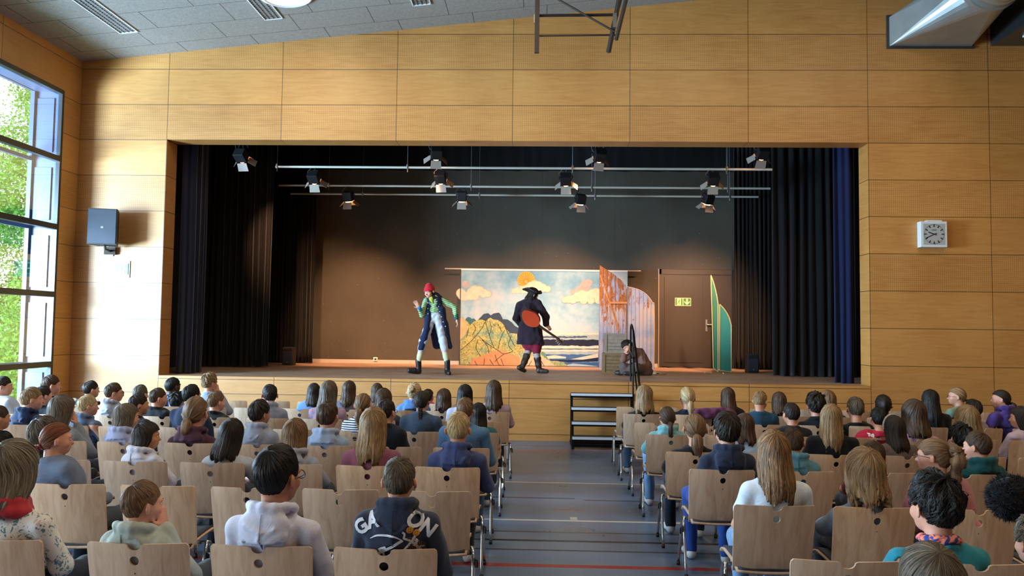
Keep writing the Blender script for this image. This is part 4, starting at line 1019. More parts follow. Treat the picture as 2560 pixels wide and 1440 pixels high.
# ================================================================== PEOPLE
SKIN = {'l': ('skin_light', 'C8917A'), 'm': ('skin_medium', 'A8745A'), 'd': ('skin_dark', '4E3226'), 't': ('skin_tan', 'B57F5E')}
def skin(k):
    n_, c_ = SKIN[k]; 
    if n_ in _M: return _M[n_]
    m = mat(n_, c_, .5, spec=.35, var=.06, vscale=20); m.node_tree.nodes['Principled BSDF'].inputs['Subsurface Weight'].default_value = .08
    m.node_tree.nodes['Principled BSDF'].inputs['Subsurface Radius'].default_value = (.012, .004, .002); return m
def cloth(c, name='cloth_'):
    n_ = name+c
    if n_ in _M: return _M[n_]
    g = NT(n_, rough=.9, spec=.15); v = g.xyz()[3]; a = g.noise(v, 11, 4, .6, 1.0); b = g.noise(v, 260, 2)
    cc = lin(c); lo = [q*.86 for q in cc]; hi = [min(1, q*1.1) for q in cc]
    r = g.n('ShaderNodeValToRGB'); g.put(a, r.inputs[0]); r.color_ramp.elements[0].position = .3; r.color_ramp.elements[1].position = .7
    r.color_ramp.elements[0].color = (*lo, 1); r.color_ramp.elements[1].color = (*hi, 1); g.color(r.outputs[0])
    g.b.inputs['Sheen Weight'].default_value = .15
    g.bump(g.math('ADD', g.math('MULTIPLY', a, 1.0), g.math('MULTIPLY', b, .08)), .35, .016); return g.m
def hair_mat(dark, light):
    n_ = 'hair_%s_%s' % (dark, light)
    if n_ in _M: return _M[n_]
    g = NT(n_, rough=.52, spec=.28); tc = g.n('ShaderNodeTexCoord'); sp = g.n('ShaderNodeSeparateXYZ'); g.t.links.new(tc.outputs['UV'], sp.inputs[0])
    u, v = sp.outputs[0], sp.outputs[1]; oi = g.n('ShaderNodeObjectInfo')
    uu = g.math('ADD', u, g.math('MULTIPLY', oi.outputs['Random'], 7))
    a = g.noise(g.vec(g.math('MULTIPLY', uu, 130), g.math('MULTIPLY', v, 1.6), 0), 1, 3, .6, .3); b = g.noise(g.vec(g.math('MULTIPLY', uu, 22), g.math('MULTIPLY', v, 1.3), 3), 1, 2, .5, .3)
    f = g.math('ADD', g.math('MULTIPLY', a, .6), g.math('MULTIPLY', b, .4))
    g.color(g.ramp(f, [(.40, dark), (.51, ''.join('%02X' % ((int(dark[i:i+2], 16)+int(light[i:i+2], 16))//2) for i in (0, 2, 4))), (.62, light)]))
    g.bump(a, .7, .004); 
    g.b.inputs['Anisotropic'].default_value = .5
    return g.m
HC = {'black': ('0A0908', '1C1917'), 'dark': ('15100D', '33271F'), 'brown': ('2A1C13', '5A4230'), 'lbrown': ('4A3524', '8A6C4C'), 'dblond': ('5A4630', 'A88A64'), 'blond': ('86704E', 'CDB78C'), 'grey': ('3E3830', '8F8574'), 'red': ('4A2413', '8E5430'), 'ash': ('3A3229', '75685A'), 'high': ('3A2618', 'B08A62')}

EL_A = np.array([0, 30, 50, 62, 72, 80, 92, 104, 114, 130, 180.]); EL_E = np.array([23, 22, 18, 4, -6, 4, 12, 4, -22, -43, -47.])
def hair_arrays(style, s=1., L=.25, seed=0, na=96, nr=22, thick=1., wave=0., part=0.):
    """hair grid in head coordinates, origin at the skull centre: returns grid (nr, na, 3) and its uv"""
    rs = np.random.RandomState(seed); e = np.array([.076, .096, .099])
    tilt = {'tied': 118, 'highpony': 70}.get(style, 28); tl = math.radians(tilt)
    P = np.array([0, -math.sin(tl), math.cos(tl)]); Fp = np.array([0, math.cos(tl), math.sin(tl)]); R = np.array([1., 0, 0])
    a = np.linspace(-PI, PI, na, endpoint=False); th = np.linspace(.02, PI*.98, 90)
    D = np.cos(th)[:, None, None]*P+np.sin(th)[:, None, None]*(np.cos(a)[None, :, None]*Fp+np.sin(a)[None, :, None]*R)
    el = np.degrees(np.arcsin(np.clip(D[..., 2], -1, 1))); az = np.abs(np.degrees(np.arctan2(D[..., 0], D[..., 1])))
    EE = EL_E.copy(); long_ = style in ('long', 'bob')
    if long_: EE[4:] = [2, 0, -2, -3, -4, -6, -8]
    if style in ('short', 'buzz'): EE[10:] += 2
    if style == 'buzz': EE = EE+3
    lim = np.interp(az, EL_A, EE); ok = el > lim
    first = np.argmax(~ok, axis=0); first[first == 0] = 89; thm = th[first]
    if tilt < 60: # smooth the hairline
        k = np.ones(5)/5; thm = np.convolve(np.concatenate([thm[-2:], thm, thm[:2]]), k, 'valid')
    T = np.linspace(0, 1, nr)[:, None]*thm[None, :]
    D = np.cos(T)[..., None]*P+np.sin(T)[..., None]*(np.cos(a)[None, :, None]*Fp+np.sin(a)[None, :, None]*R)
    rad = 1/np.sqrt(((D/e)**2).sum(-1, keepdims=True)); t = np.linspace(0, 1, nr)[:, None]
    top = np.clip(D[..., 2], 0, 1)
    base = {'short': .014, 'buzz': .007, 'messy': .024, 'curly': .032, 'long': .013, 'bob': .015, 'tied': .009, 'highpony': .009}[style]*thick
    h = base*(.75+.5*top)
    if style in ('short', 'messy', 'curly'): h = h*(1-.80*np.clip((t-.45)/.5, 0, 1)**.8)
    if style == 'curly': h = h*(.9+.25*np.sin(a*7+seed)*np.sin(t*9)+.2*np.sin(a*13+t*7))
    gr = np.zeros(na)
    for f_, A_ in ((9, .3), (17, .3), (31, .25), (45, .2)): gr += A_*np.sin(a*f_+rs.uniform(0, 6))
    fade = np.clip(t*5, 0, 1)
    h = h+gr[None, :]*{'curly': .003, 'messy': .0028, 'buzz': .0004}.get(style, .0018)*fade*np.sin(.6+t*2.2)
    if part: h = h-.006*np.exp(-((D[..., 0]-part*.2)/.08)**2)*top
    G = D*(rad+h[..., None]); V_ = np.repeat(t, na, 1)
    if long_:
        azd = np.abs(np.degrees(a)); drop = np.interp(azd, [0, 58, 70, 180], [0, 0, 1, 1])
        nd = 16; last = G[-1]; rows = []; zend = -L+rs.normal(size=na)*.012+.02*np.sin(a*5+seed)+gr*.012
        zend = zend-.0*azd
        for j in range(1, nd+1):
            q = j/nd; p = last.copy(); dz = (last[:, 2]-zend)*q*drop; p[:, 2] -= dz
            k = np.clip(dz/.16, 0, 1); k = k*k*(3-2*k)
            ty = np.minimum(last[:, 1]*.75-.038*k-.02, .02) ; p[:, 1] = last[:, 1]*(1-k*drop)+ty*k*drop
            nrm = np.hypot(last[:, 0], last[:, 1])+1e-6
            sp_ = .010*k-.02*max(0, q-.8)/.2*(1 if style == 'bob' else .5)
            p[:, 0] += last[:, 0]/nrm*(sp_+gr*.0035*q*2)*drop; p[:, 1] += last[:, 1]/nrm*(sp_+gr*.0035*q*2)*drop
            if wave: 
                w_ = wave*np.sin(dz*42+np.round(a*5)*1.7)*np.clip(q*2, 0, 1); p[:, 0] += w_*drop; p[:, 1] += w_*.4*drop*np.cos(a)
            rows.append(p)
        tuck = rows[-1].copy(); c_ = np.array([0, -.05, 0]); tuck[:, :2] = tuck[:, :2]*.62+c_[:2]*.38; tuck[:, 2] += .01*drop
        front = drop < .02; tuck[front] = last[front]*.93
        rows.append(tuck); G = np.concatenate([G, np.stack(rows)]); V_ = np.concatenate([V_, 1+np.repeat(np.linspace(.1, 1.4, nd+1)[:, None], na, 1)])
    else:
        G = np.concatenate([G, G[-1:]*.90]); V_ = np.concatenate([V_, V_[-1:]])
    U_ = np.repeat((a/(2*PI)+.5)[None], len(G), 0)
    return G*s, np.stack([U_, V_], -1), (P*(e@np.abs(P))*s, P)
def hair_build(style, s, L=.25, seed=0, near=True, thick=1., wave=0., locks=None, part=0., curl=0.):
    rs = np.random.RandomState(seed+5); na = 200 if near else 96; nr = 26 if near else 18
    G, UV, pole = hair_arrays(style, s, L, seed, na, nr, thick, wave, part)
    m, n = G.shape[:2]; Vs = [G.reshape(-1, 3)]; Us = [UV.reshape(-1, 2)]
    i, j = np.meshgrid(np.arange(m-1), np.arange(n), indexing='ij'); i = i.ravel(); j = j.ravel(); j2 = (j+1) % n
    Fs = [np.stack([i*n+j, (i+1)*n+j, (i+1)*n+j2, i*n+j2], 1)]; base = m*n
    if locks is None: locks = {'short': 420, 'messy': 480, 'curly': 520, 'long': 330, 'bob': 300, 'tied': 200, 'highpony': 200, 'buzz': 200}[style]*(2.2 if near else .7)
    N = int(locks); k = 8; rows = m-1
    aj = rs.uniform(0, n, N); a_max = {'long': 1, 'bob': 1}.get(style, 1)
    t0 = rs.uniform(0, .75, N)**.8; ln = rs.uniform(.25, .55, N) if style in ('short', 'messy', 'curly', 'buzz') else rs.uniform(.4, .9, N)
    tt = np.clip(t0[:, None]+ln[:, None]*np.linspace(0, 1, k)[None], 0, 1)*(rows-1)
    dr = rs.normal(size=N)*(1.6 if style in ('messy', 'curly') else .8)*n/96
    jj = aj[:, None]+dr[:, None]*np.linspace(0, 1, k)[None]
    if style == 'curly' or curl: jj = jj+(curl or 1.6)*np.sin(np.linspace(0, 7, k)[None]+rs.uniform(0, 6, (N, 1)))*n/96
    def samp(jj, tt):
        i0 = np.clip(np.floor(tt).astype(int), 0, rows-1); f = (tt-i0)[..., None]; j0 = np.floor(jj).astype(int); fj = (jj-j0)[..., None]; j0 = j0 % n; j1 = (j0+1) % n; i1 = np.minimum(i0+1, rows)
        return (G[i0, j0]*(1-f)+G[i1, j0]*f)*(1-fj)+(G[i0, j1]*(1-f)+G[i1, j1]*f)*fj
    C = samp(jj, tt); wj = rs.uniform(.25, .8, (N, 1))*n/96*np.sin(np.linspace(.45, PI-.25, k))[None]*(1.2 if near else 1.8)
    A = samp(jj-wj, tt); B_ = samp(jj+wj, tt)
    c0 = np.array([0, -.02, -.02])*s; out = C-c0; out[..., 2] *= np.where(C[..., 2] < 0, .15, 1); out /= np.linalg.norm(out, axis=-1, keepdims=True)
    lift = rs.uniform(.001, {'short': .005, 'messy': .009, 'curly': .012, 'buzz': .001}.get(style, .004), (N, 1))*s; tip = {'messy': .018, 'curly': .020, 'short': .009}.get(style, .004)*s
    off = lift*np.sin(np.linspace(.2, PI-.1, k))[None]+tip*rs.uniform(0, 1, (N, 1))**2*np.linspace(0, 1, k)[None]**2
    if style in ('short', 'buzz'): off = off*(1-.85*np.clip((tt/rows-.5)/.45, 0, 1))
    C = C+out*(off+.0018*s*(1-.6*np.clip((tt/rows-.5)/.45, 0, 1)))[..., None]; A = A+out*(off-.0004)[..., None]; B_ = B_+out*(off-.0004)[..., None]
    Lk = np.stack([A, C, B_], 2).reshape(-1, 3)
    uj = (jj/n)[..., None]+np.array([-.012, 0, .012])+rs.uniform(0, 1, (N, 1, 1)); vv = np.repeat((tt/rows*1.5)[..., None], 3, 2)
    Us.append(np.stack([uj, vv], -1).reshape(-1, 2)); Vs.append(Lk)
    ii, q, c_ = np.meshgrid(np.arange(N), np.arange(k-1), np.arange(2), indexing='ij'); b = base+((ii*k+q)*3+c_).ravel()
    Fs.append(np.stack([b, b+3, b+4, b+1], 1))
    return np.concatenate(Vs), np.concatenate(Us), np.concatenate(Fs), pole
def strand_tube(P, R, n=18, seed=0, flat=1.):
    """a tail of hair: tube with grooves, uv along it"""
    rs = np.random.RandomState(seed); P = np.asarray(P, float); m = len(P); T = np.gradient(P, axis=0); T /= np.linalg.norm(T, axis=1)[:, None]
    a = np.arange(n)*2*PI/n; g_ = 1+.10*np.sin(a*5+rs.uniform(0, 6))+.08*np.sin(a*9+rs.uniform(0, 6)); V = []; U = []
    u = np.array([1., 0, 0])
    for i in range(m):
        u = u-T[i]*(u@T[i]); u /= np.linalg.norm(u); v = np.cross(T[i], u)
        V.append(P[i]+R[i]*g_[:, None]*(np.cos(a)[:, None]*u+flat*np.sin(a)[:, None]*v)); U.append(np.stack([a/(2*PI)*.3, np.full(n, i/m*1.2)], 1))
    i, j = np.meshgrid(np.arange(m-1), np.arange(n), indexing='ij'); i = i.ravel(); j = j.ravel(); j2 = (j+1) % n
    return np.concatenate(V), np.concatenate(U), np.stack([i*n+j, i*n+j2, (i+1)*n+j2, (i+1)*n+j], 1)
def join(parts):
    V = []; U = []; F = []; b = 0
    for v, u, f in parts: V.append(v); U.append(u); F.append(f+b); b += len(v)
    return np.concatenate(V), np.concatenate(U), np.concatenate(F)
def arr_obj(name, parts, m, parent, M=None, c=None):
    V, U, F = join(parts)
    if M is not None: V = V@np.asarray(M).T+np.asarray(c)
    return obj(name, newmesh(name, V, F, True, U), m, parent)

def head_blobs(F, H, M, s, ears=True, face=True):
    """skull, jaw, nose, ears, brow and neck base around the skull centre H"""
    q = lambda x, y, z: H+M@(np.array((x, y, z))*s)
    F.ell(H, np.array((.074, .094, .097))*s, M, .02)
    F.ell(q(0, .035, -.055), np.array((.056, .058, .066))*s, M, .03)
    F.ell(q(0, .062, -.092), np.array((.026, .028, .020))*s, M, .03)
    if face:
        F.cap(q(0, .088, -.012), q(0, .112, -.045), .008*s, .0125*s, .012)
        F.ell(q(0, .085, .008), np.array((.055, .016, .014))*s, M, .02)
        F.ell(q(0, .091, -.072), np.array((.024, .011, .010))*s, M, .012)
        for sx in (-1, 1):
            F.ell(q(sx*.045, .060, -.040), np.array((.02, .022, .022))*s, M, .02); F.ell(q(sx*.031, .098, -.012), np.array((.014, .010, .009))*s, M, .01, sub=True)
    if ears:
        for sx in (-1, 1): F.ell(q(sx*.087, -.008, -.020), np.array((.008, .020, .032))*s, M@frameM(-26*sx), .008)
def face_parts(root, H, M, s, col='brown', glasses=None, smile=False, closed=False):
    q = lambda x, y, z: H+M@(np.array((x, y, z))*s)
    for sx in (-1, 1):
        if not closed:
            b = MB(); b.ell(q(sx*.031, .0865, -.012), np.array((.0105, .0100, .0072))*s, M, 12, 8); e = b.build('eye', mat('eye_white', 'D8D2CA', .25), root, True)
            b = MB(); b.ell(q(sx*.031, .0940, -.012), np.array((.0056, .0035, .0060))*s, M, 10, 6); b.build('iris', mat('eye_dark', '1C130D', .2), e, True)
        b = MB(); b.tube([q(sx*.012, .100, .006), q(sx*.03, .100, .012), q(sx*.05, .088, .008)], [.002*s, .003*s, .0015*s], 6); b.build('eyebrow', mat('brow', '2E2118', .8), root, True)
    b = MB(); cz = -.004 if smile else 0
    b.tube([q(-.024, .093, -.071-cz), q(-.01, .0990, -.073), q(.01, .0990, -.073), q(.024, .093, -.071-cz)], [.0015*s, .0038*s, .0038*s, .0015*s], 8); b.build('lips', mat('lips', 'A8665A', .5), root, True)
    if glasses:
        b = MB()
        for sx in (-1, 1):
            b.tube([q(sx*.032+.022*math.cos(t), .112, -.012+.018*math.sin(t)) for t in np.linspace(0, 2*PI, 17)[:-1]], .0022*s, 6, closed=True)
            b.tube([q(sx*.054, .110, -.008), q(sx*.082, .06, -.006), q(sx*.086, -.01, -.012)], .002*s, 6)
        b.tube([q(-.01, .112, -.01), q(.01, .112, -.01)], .002*s, 6); b.build('glasses', mat('glasses_'+glasses, glasses, .3), root)
def fingers(F, W, dirv, side, s=1., curl=.5, spread=.25, palmn=None):
    """palm, four fingers of different lengths and a thumb; W wrist, dirv pointing along the hand, palmn back-of-hand normal"""
    d = np.asarray(dirv, float); d /= np.linalg.norm(d); n_ = np.asarray((0, 0, 1.) if palmn is None else palmn, float); n_ -= d*(n_@d); n_ /= np.linalg.norm(n_); l = np.cross(d, n_)*side
    pc = W+d*.045*s; M = np.stack([l, d, n_], 1); F.ell(pc, np.array((.036, .048, .015))*s, M, .012)
    for k, (o, L) in enumerate(((-.027, .066), (-.009, .076), (.009, .071), (.026, .056))):
        b0 = W+d*.080*s+l*o*s; dd = d+l*(o*spread*18)*.35; dd /= np.linalg.norm(dd)
        a1 = b0+dd*L*.42*s; d2 = dd*math.cos(curl)-n_*math.sin(curl); a2 = a1+d2*L*.33*s; d3 = dd*math.cos(curl*2)-n_*math.sin(curl*2); a3 = a2+d3*L*.27*s
        F.chain([b0-dd*.01, a1, a2, a3], np.array([.0095, .0088, .008, .0072])*s, .004)
    t0 = W+d*.02*s-l*.026*s; t1 = t0+(d*.5-l*.75-n_*.2)*.036*s; t2 = t1+(d*.85-l*.35-n_*.25)*.030*s
    F.chain([t0, t1, t2], np.array([.013, .0105, .0085])*s, .006)

LEGS = {}
def legs_mesh(var):
    """trousers and shoes of a seated person, shared between the seated people"""
    if var in LEGS: return LEGS[var]
    rs = np.random.RandomState(var); F = Field(.013); hips = []
    ext = [(.10, .47), (.06, .40), (.14, .50)][var % 3]
    F.ell((0, .205, .565), (.155, .115, .105), None, .03)
    sh = MB()
    for sx in (-1, 1):
        kn = np.array((sx*(.09+ext[0]*.35), ext[1]+.10, .525)); an = np.array((sx*(.10+ext[0]*.2), ext[1]+.06*sx*(1 if var % 2 else -1)+.02, .09))
        F.cap((sx*.085, .20, .548), kn, .080, .062, .03); F.cap(kn, an, .062, .050, .03)
    V, Fc = F.arrays(wrinkle(.003, 30, var)); tr = newmesh('trousers', V, Fc, True)
    shoes = []
    for sx in (-1, 1):
        an = np.array((sx*(.10+ext[0]*.2), ext[1]+.06*sx*(1 if var % 2 else -1)+.02, .07)); S = Field(.011)
        S.cap(an+np.array((0, -.02, -.025)), an+np.array((sx*.02, .15, -.035)), .036, .032, .02); S.cap(an, an+np.array((0, 0, -.03)), .038, .038, .02)
        V, Fc = S.arrays(); V[:, 2] = np.maximum(V[:, 2], .001); shoes.append(newmesh('shoe', V, Fc, True))
    LEGS[var] = (tr, shoes); return LEGS[var]

def person(block, row, px, py, wpx, yaw, style, hc, top, tc, who, extra='', sk='l', L=.25, wave=0., roll=0, pitch=0, leg='2A3242', glasses=None, acc=None, seedk=0, dyaw=None, hairthick=1., turn=None, shoe='C9CCD0', stripes=None, zoff=0, hand_up=None, thick=1., part=0, wide=1., chairk=None, fwd=0., smile=False):
    y0 = (ROWY if block == 'L' else ROWYR)[row]; near = row >= 5; seed = int(abs(px*7+py*13))+seedk
    hy = y0+.155+fwd; P = at(px, py, 1, hy)
    sc = CAMF/((P-CP)@_F); ca = abs(math.cos(math.radians(yaw))); sa = abs(math.sin(math.radians(yaw)))
    s = (wpx/sc-{'long': .052, 'bob': .05, 'curly': .07, 'messy': .045}.get(style, .034)*hairthick)/(.152*ca+.185*sa); s = min(max(s, .92), 1.27)
    gx = grid(block, row); cx = gx[chairk] if chairk is not None else min(gx, key=lambda q: abs(q-P[0]))
    if abs(cx-P[0]) > .42: cx = P[0]
    USED.setdefault((block, row), {})[round(cx, 2)] = who
    root = thing('person', who+(', '+extra if extra else ''), 'person', (cx, y0, 0)); org = np.array((cx, y0, 0))
    M = frameM(yaw, pitch, roll); top_h = .099*s+{'short': .016, 'buzz': .008, 'messy': .026, 'curly': .032, 'long': .015, 'bob': .017}.get(style, .011)*hairthick
    H = np.array((P[0], hy, P[2]-top_h))-org; H[2] += zoff
    N = H+np.array((0, -.022, -.143*s)); N[:2] += (M@np.array((0, -.02, 0)))[:2]*.4; N[1] = H[1]-.03
    ty = math.radians(turn if turn is not None else yaw*.35); rt = np.array((math.cos(ty), -math.sin(ty), 0)); fw = np.array((math.sin(ty), math.cos(ty), 0))
    hw = .148*wide*s**.7; Sh = [N+rt*sx*hw+np.array((0, 0, -.078*s)) for sx in (-1, 1)]; L = min(L*.92, (H[2]-.855)/s)
    ch = (N*.62+np.array((0, .19, .60))*.38); ch[1] = max(ch[1], .135); ch[2] = N[2]-.19
    vox = {8: .0085, 7: .0085, 6: .0095, 5: .0105, 4: .0125, 3: .013}.get(row, .014)
    if abs(yaw) > 30 and row < 5: vox = .0105
    sk_m = skin(sk)
    elb = []; wr = []
    for i, sx in enumerate((-1, 1)):
        e = Sh[i]+rt*sx*.055+fw*.09+np.array((0, 0, -.25)); e[2] = max(e[2], .66); e[1] = max(e[1], .14)
        w_ = np.array((sx*.07, .40, .66))
        if hand_up == sx: e = Sh[i]+rt*sx*.09+fw*.11+np.array((0, 0, -.16)); w_ = H+M@np.array((sx*.055, .10, -.105))*s-np.array((0, 0, .035))
        elb.append(e); wr.append(w_)
    B_ = Field(vox); head_blobs(B_, H, M, s, ears=style not in ('long', 'bob'), face=True)
    B_.cap(H+M@np.array((0, -.02, -.06))*s, N+np.array((0, 0, -.03)), .050*s, .054*s, .02)
    B_.ell(ch, (.135, .085, .20), None, .03); B_.ell((0, .20, .62), (.125, .085, .12), None, .03)
    for i, sx in enumerate((-1, 1)):
        B_.cap(N+np.array((0, 0, -.05)), Sh[i], .045, .042, .03); B_.chain([Sh[i], elb[i], wr[i]], [.042, .034, .024], .02)
        if hand_up == sx: fingers(B_, wr[i], H+M@np.array((sx*.03, .09, -.08))*s-wr[i]+np.array((0, 0, .05)), sx, .9, .9)
        elif near: fingers(B_, wr[i], (-sx*.3, .8, -.12), sx, .9, .5)
        else: B_.ell(wr[i]+np.array((0, .05, 0)), (.035, .05, .018), None, .02)
    B_.build('body', sk_m, root)
    # garment
    G = Field(max(vox, .0095)); inf = .013 if top != 'tee' else .009
    G.ell(ch, (.148+inf, .098+inf*.6, .21), None, .04); G.ell((0, .195, .62), (.140+inf, .10, .13), None, .04)
    G.ell(N+np.array((0, -.012, -.115*s)), (.13+inf, .078+inf, .085), None, .05)
    for i, sx in enumerate((-1, 1)):
        G.cap(N+rt*sx*.02+np.array((0, -.005, -.045*s)), Sh[i], .050+inf*.5, .042+inf, .045)
        if top == 'tee': G.cap(Sh[i], Sh[i]*.45+elb[i]*.55, .046+inf, .050+inf, .02)
        else: G.chain([Sh[i], elb[i], elb[i]*.06+wr[i]*.94], [.043+inf, .041+inf, .031+inf], .02)
    rsd = np.random.RandomState(seed)
    if top in ('hoodie', 'hood'):
        for k in range(12):   # rolled hood edge around the neck and the pouch behind
            t = 2*PI*k/12; t2 = 2*PI*(k+1)/12
            f_ = lambda t: N+rt*math.cos(t)*.092*s+fw*(math.sin(t)*.082*s-.014)+np.array((0, 0, .012+.016*math.cos(t)**2-.030*math.sin(t)))
            if k < 12: G.cap(f_(t), f_(t2), .019+.005*max(0, -math.sin(t)), .019+.005*max(0, -math.sin(t2)), .016)
        Mt = frameM(-math.degrees(ty)*-1); G.ell(N-fw*.074*s+np.array((0, 0, -.035*s)), np.array((.108, .048, .066))*s, Mt, .026); G.ell(N-fw*.086*s+np.array((0, 0, -.078*s)), np.array((.104, .042, .056))*s, Mt, .016); G.ell(N-fw*.092*s+np.array((0, 0, -.105*s)), np.array((.088, .036, .056))*s, Mt, .014); G.ell(N-fw*.098*s+np.array((0, 0, -.140*s)), np.array((.050, .028, .042))*s, Mt, .012)
        G.cap(N-fw*.118*s+rt*(-.075)+np.array((0, 0, -.045)), N-fw*.128*s+rt*.02+np.array((0, 0, -.075)), .010, .013, .010); G.cap(N-fw*.124*s+rt*.075+np.array((0, 0, -.05)), N-fw*.128*s+rt*.0+np.array((0, 0, -.10)), .008, .012, .010)
        for sx in (-1, 1):
            G.cap(N-fw*.128*s+rt*sx*.085*s+np.array((0, 0, -.030)), N-fw*.140*s+rt*sx*.012*s+np.array((0, 0, -.088)), .005, .009, .018, sub=True)
        G.ell(N-fw*.045*s+np.array((0, 0, .028)), np.array((.062, .030, .030))*s, Mt, .012, sub=True)
    elif top in ('collar', 'jacket'):
        for k in range(12):
            t = 2*PI*k/12; t2 = 2*PI*(k+1)/12; f_ = lambda t: N+rt*math.cos(t)*.064*s+fw*(math.sin(t)*.058*s-.008)+np.array((0, 0, .008-.015*math.sin(t)))
            G.cap(f_(t), f_(t2), .015, .015, .012)
    elif top == 'sweater' or top == 'tee':
        for k in range(12):
            t = 2*PI*k/12; t2 = 2*PI*(k+1)/12; f_ = lambda t: N+rt*math.cos(t)*.066*s+fw*(math.sin(t)*.060*s-.006)+np.array((0, 0, -.022-.02*math.sin(t)))
            G.cap(f_(t), f_(t2), .010, .010, .02)
    mt = cloth(tc) if not isinstance(tc, bpy.types.Material) else tc
    def keep(V): V = V.copy(); V[:, 1] = np.maximum(V[:, 1], .018+.085*np.clip(1-(V[:, 2]-.41)/.42, 0, 1)*(V[:, 2] < .84)+.040*np.clip(np.abs(V[:, 0])/.25, 0, 1.2)**2*(V[:, 2] < .84)) if True else V[:, 1]; return V
    garment = G.build({'hoodie': 'hoodie', 'hood': 'hoodie', 'tee': 'tee_shirt', 'jacket': 'jacket', 'collar': 'jacket', 'sweater': 'sweater'}[top], mt, root, wrinkle({'hoodie': .0038, 'jacket': .0036}.get(top, .0030), 34, seed), post=lambda V: np.where((V[:, 2:3] < .85), keep(V), V))
    if top == 'hoodie' and row >= 5 and isinstance(tc, str):
        decal(dict(root=root, garment=garment), [stroke([(0, 0), (0, -.06), (0, -.12), (0, -.17)], .005)], 'hood_seam', cloth(dim_hex(tc, .7)), .0035, x0=(N-fw*.1)[0], z0=N[2]+.012)
    tr, shs = legs_mesh(seed % 3); obj('trousers', tr, cloth(leg, 'denim_'), root)
    if len(tr.materials) == 0: pass
    for q in shs: obj('shoe', q, mat('shoe_'+shoe, shoe, .6), root)
    # hair
    hm = hair_mat(*HC[hc]); parts = []
    st = {'pony': 'tied', 'braid': 'tied', 'bun': 'highpony', 'highpony': 'highpony', 'lowtail': 'tied'}.get(style, style)
    Vh, Uh, Fh, pole = hair_build(st, s, L, seed, near, hairthick, wave, part=part)
    h = arr_obj('hair', [(Vh, Uh, Fh)], hm, root, M, H)
    Pp, Pd = pole
    if style in ('pony', 'highpony', 'lowtail'):
        p0 = Pd*(1/np.sqrt(((Pd/np.array([.076, .096, .099]))**2).sum())+.006)*s; pd = Pd
        pts = [p0-pd*.01, p0+pd*.022, p0+pd*.040+np.array((0, 0, -.02)), p0+pd*.042+np.array((0, -.0, -.07)), p0+pd*.03+np.array((.01, 0, -.07-L*.5)), p0+pd*.02+np.array((.0, 0, -.07-L))]
        C = curve2(pts, 22); tt = np.linspace(0, 1, 22); Rr = np.interp(tt, [0, .1, .3, .6, .9, 1], [.012, .014, .03, .032, .018, .004])*s*thick
        if wave: C[:, 0] += .014*np.sin(tt*19)*np.clip(tt*2, 0, 1); C[:, 1] += .010*np.cos(tt*17)*np.clip(tt*2, 0, 1); Rr = Rr*(1+.25*np.sin(tt*34))
        arr_obj('ponytail', [strand_tube(C, Rr, 18, seed)]+[strand_tube(C+np.random.RandomState(k).normal(size=3)*.006, Rr*.5, 8, k) for k in range(5)]+([strand_tube(C+np.stack([np.cos(tt*26+k)*Rr*.9, np.sin(tt*26+k)*Rr*.9, 0*tt], 1), np.full(22, .007*s), 6, k) for k in range(7)] if wave else []), hm, h, M, H)
        b = MB(); up_ = pd; b.tube([p0+pd*.012+.0155*s*(np.array((1, 0, 0))*math.cos(t)+np.cross(pd, (1, 0, 0))*math.sin(t)) for t in np.linspace(0, 2*PI, 13)[:-1]], .006, 6, closed=True)
        me = b.mesh('hair_tie', True); V, _ = mesh_arrays(me); me.vertices.foreach_set('co', (V@M.T+H).astype(np.float32).ravel()); obj('hair_tie', me, cloth(acc or '1A1A1E', 'tie_'), h)
    if style == 'bun':
        p0 = Pd*.115*s; b = [strand_tube([p0+np.array((0, 0, 0))+.028*s*np.array((math.cos(t)*(1-.3*k/3), .25*math.sin(t), math.sin(t)*(1-.3*k/3)))+Pd*.012*k for t in np.linspace(0, 6.2, 18)], np.full(18, .015*s), 10, seed+k) for k in range(3)]+[strand_tube([p0+np.array((q, 0, q2)), p0+Pd*.03+np.array((q*.3, 0, q2*.3)), p0+Pd*.034-np.array((q, 0, q2))*.8], [.012, .017, .010], 8, 2) for q, q2 in ((.02, .0), (0, .02), (-.015, .015))]
        arr_obj('bun', b, hm, h, M, H)
    if style == 'braid':
        p0 = Pd*.105*s; n_ = 13; b = []
        for k in range(n_):
            z = -.02-k*L/n_; wd = .018*s*(1-.35*k/n_)
            for sx in (-1, 1):
                zz = z-(.5*L/n_ if sx > 0 else 0); c_ = p0+Pd*.012+np.array((0, -.0, zz)); b.append(strand_tube([c_+np.array((sx*wd*1.1, 0, .016)), c_+np.array((sx*wd*.7, -.008, 0)), c_+np.array((-sx*wd*.35, -.006, -.018))], np.array([.010, .014, .008])*s, 8, seed+k))
        c_ = p0+np.array((0, 0, -L-.03)); b.append(strand_tube([c_+np.array((0, 0, .03)), c_, c_-np.array((0, 0, .05))], [.012, .016, .004], 10, 3))
        arr_obj('braid', b, hm, h, np.eye(3) if abs(yaw) < 30 else M, H)
    if abs(yaw) > 24 or row >= 7: face_parts(root, H, M, s, hc, glasses, smile)
    elif glasses: face_parts(root, H, M, s, hc, glasses, smile)
    return dict(root=root, H=H, M=M, s=s, N=N, Sh=Sh, garment=garment, org=org, hair=h, rt=rt, fw=fw, wr=wr)
def dim_hex(c, k): return ''.join('%02X' % int(int(c[i:i+2], 16)*k) for i in (0, 2, 4))
USED = {}
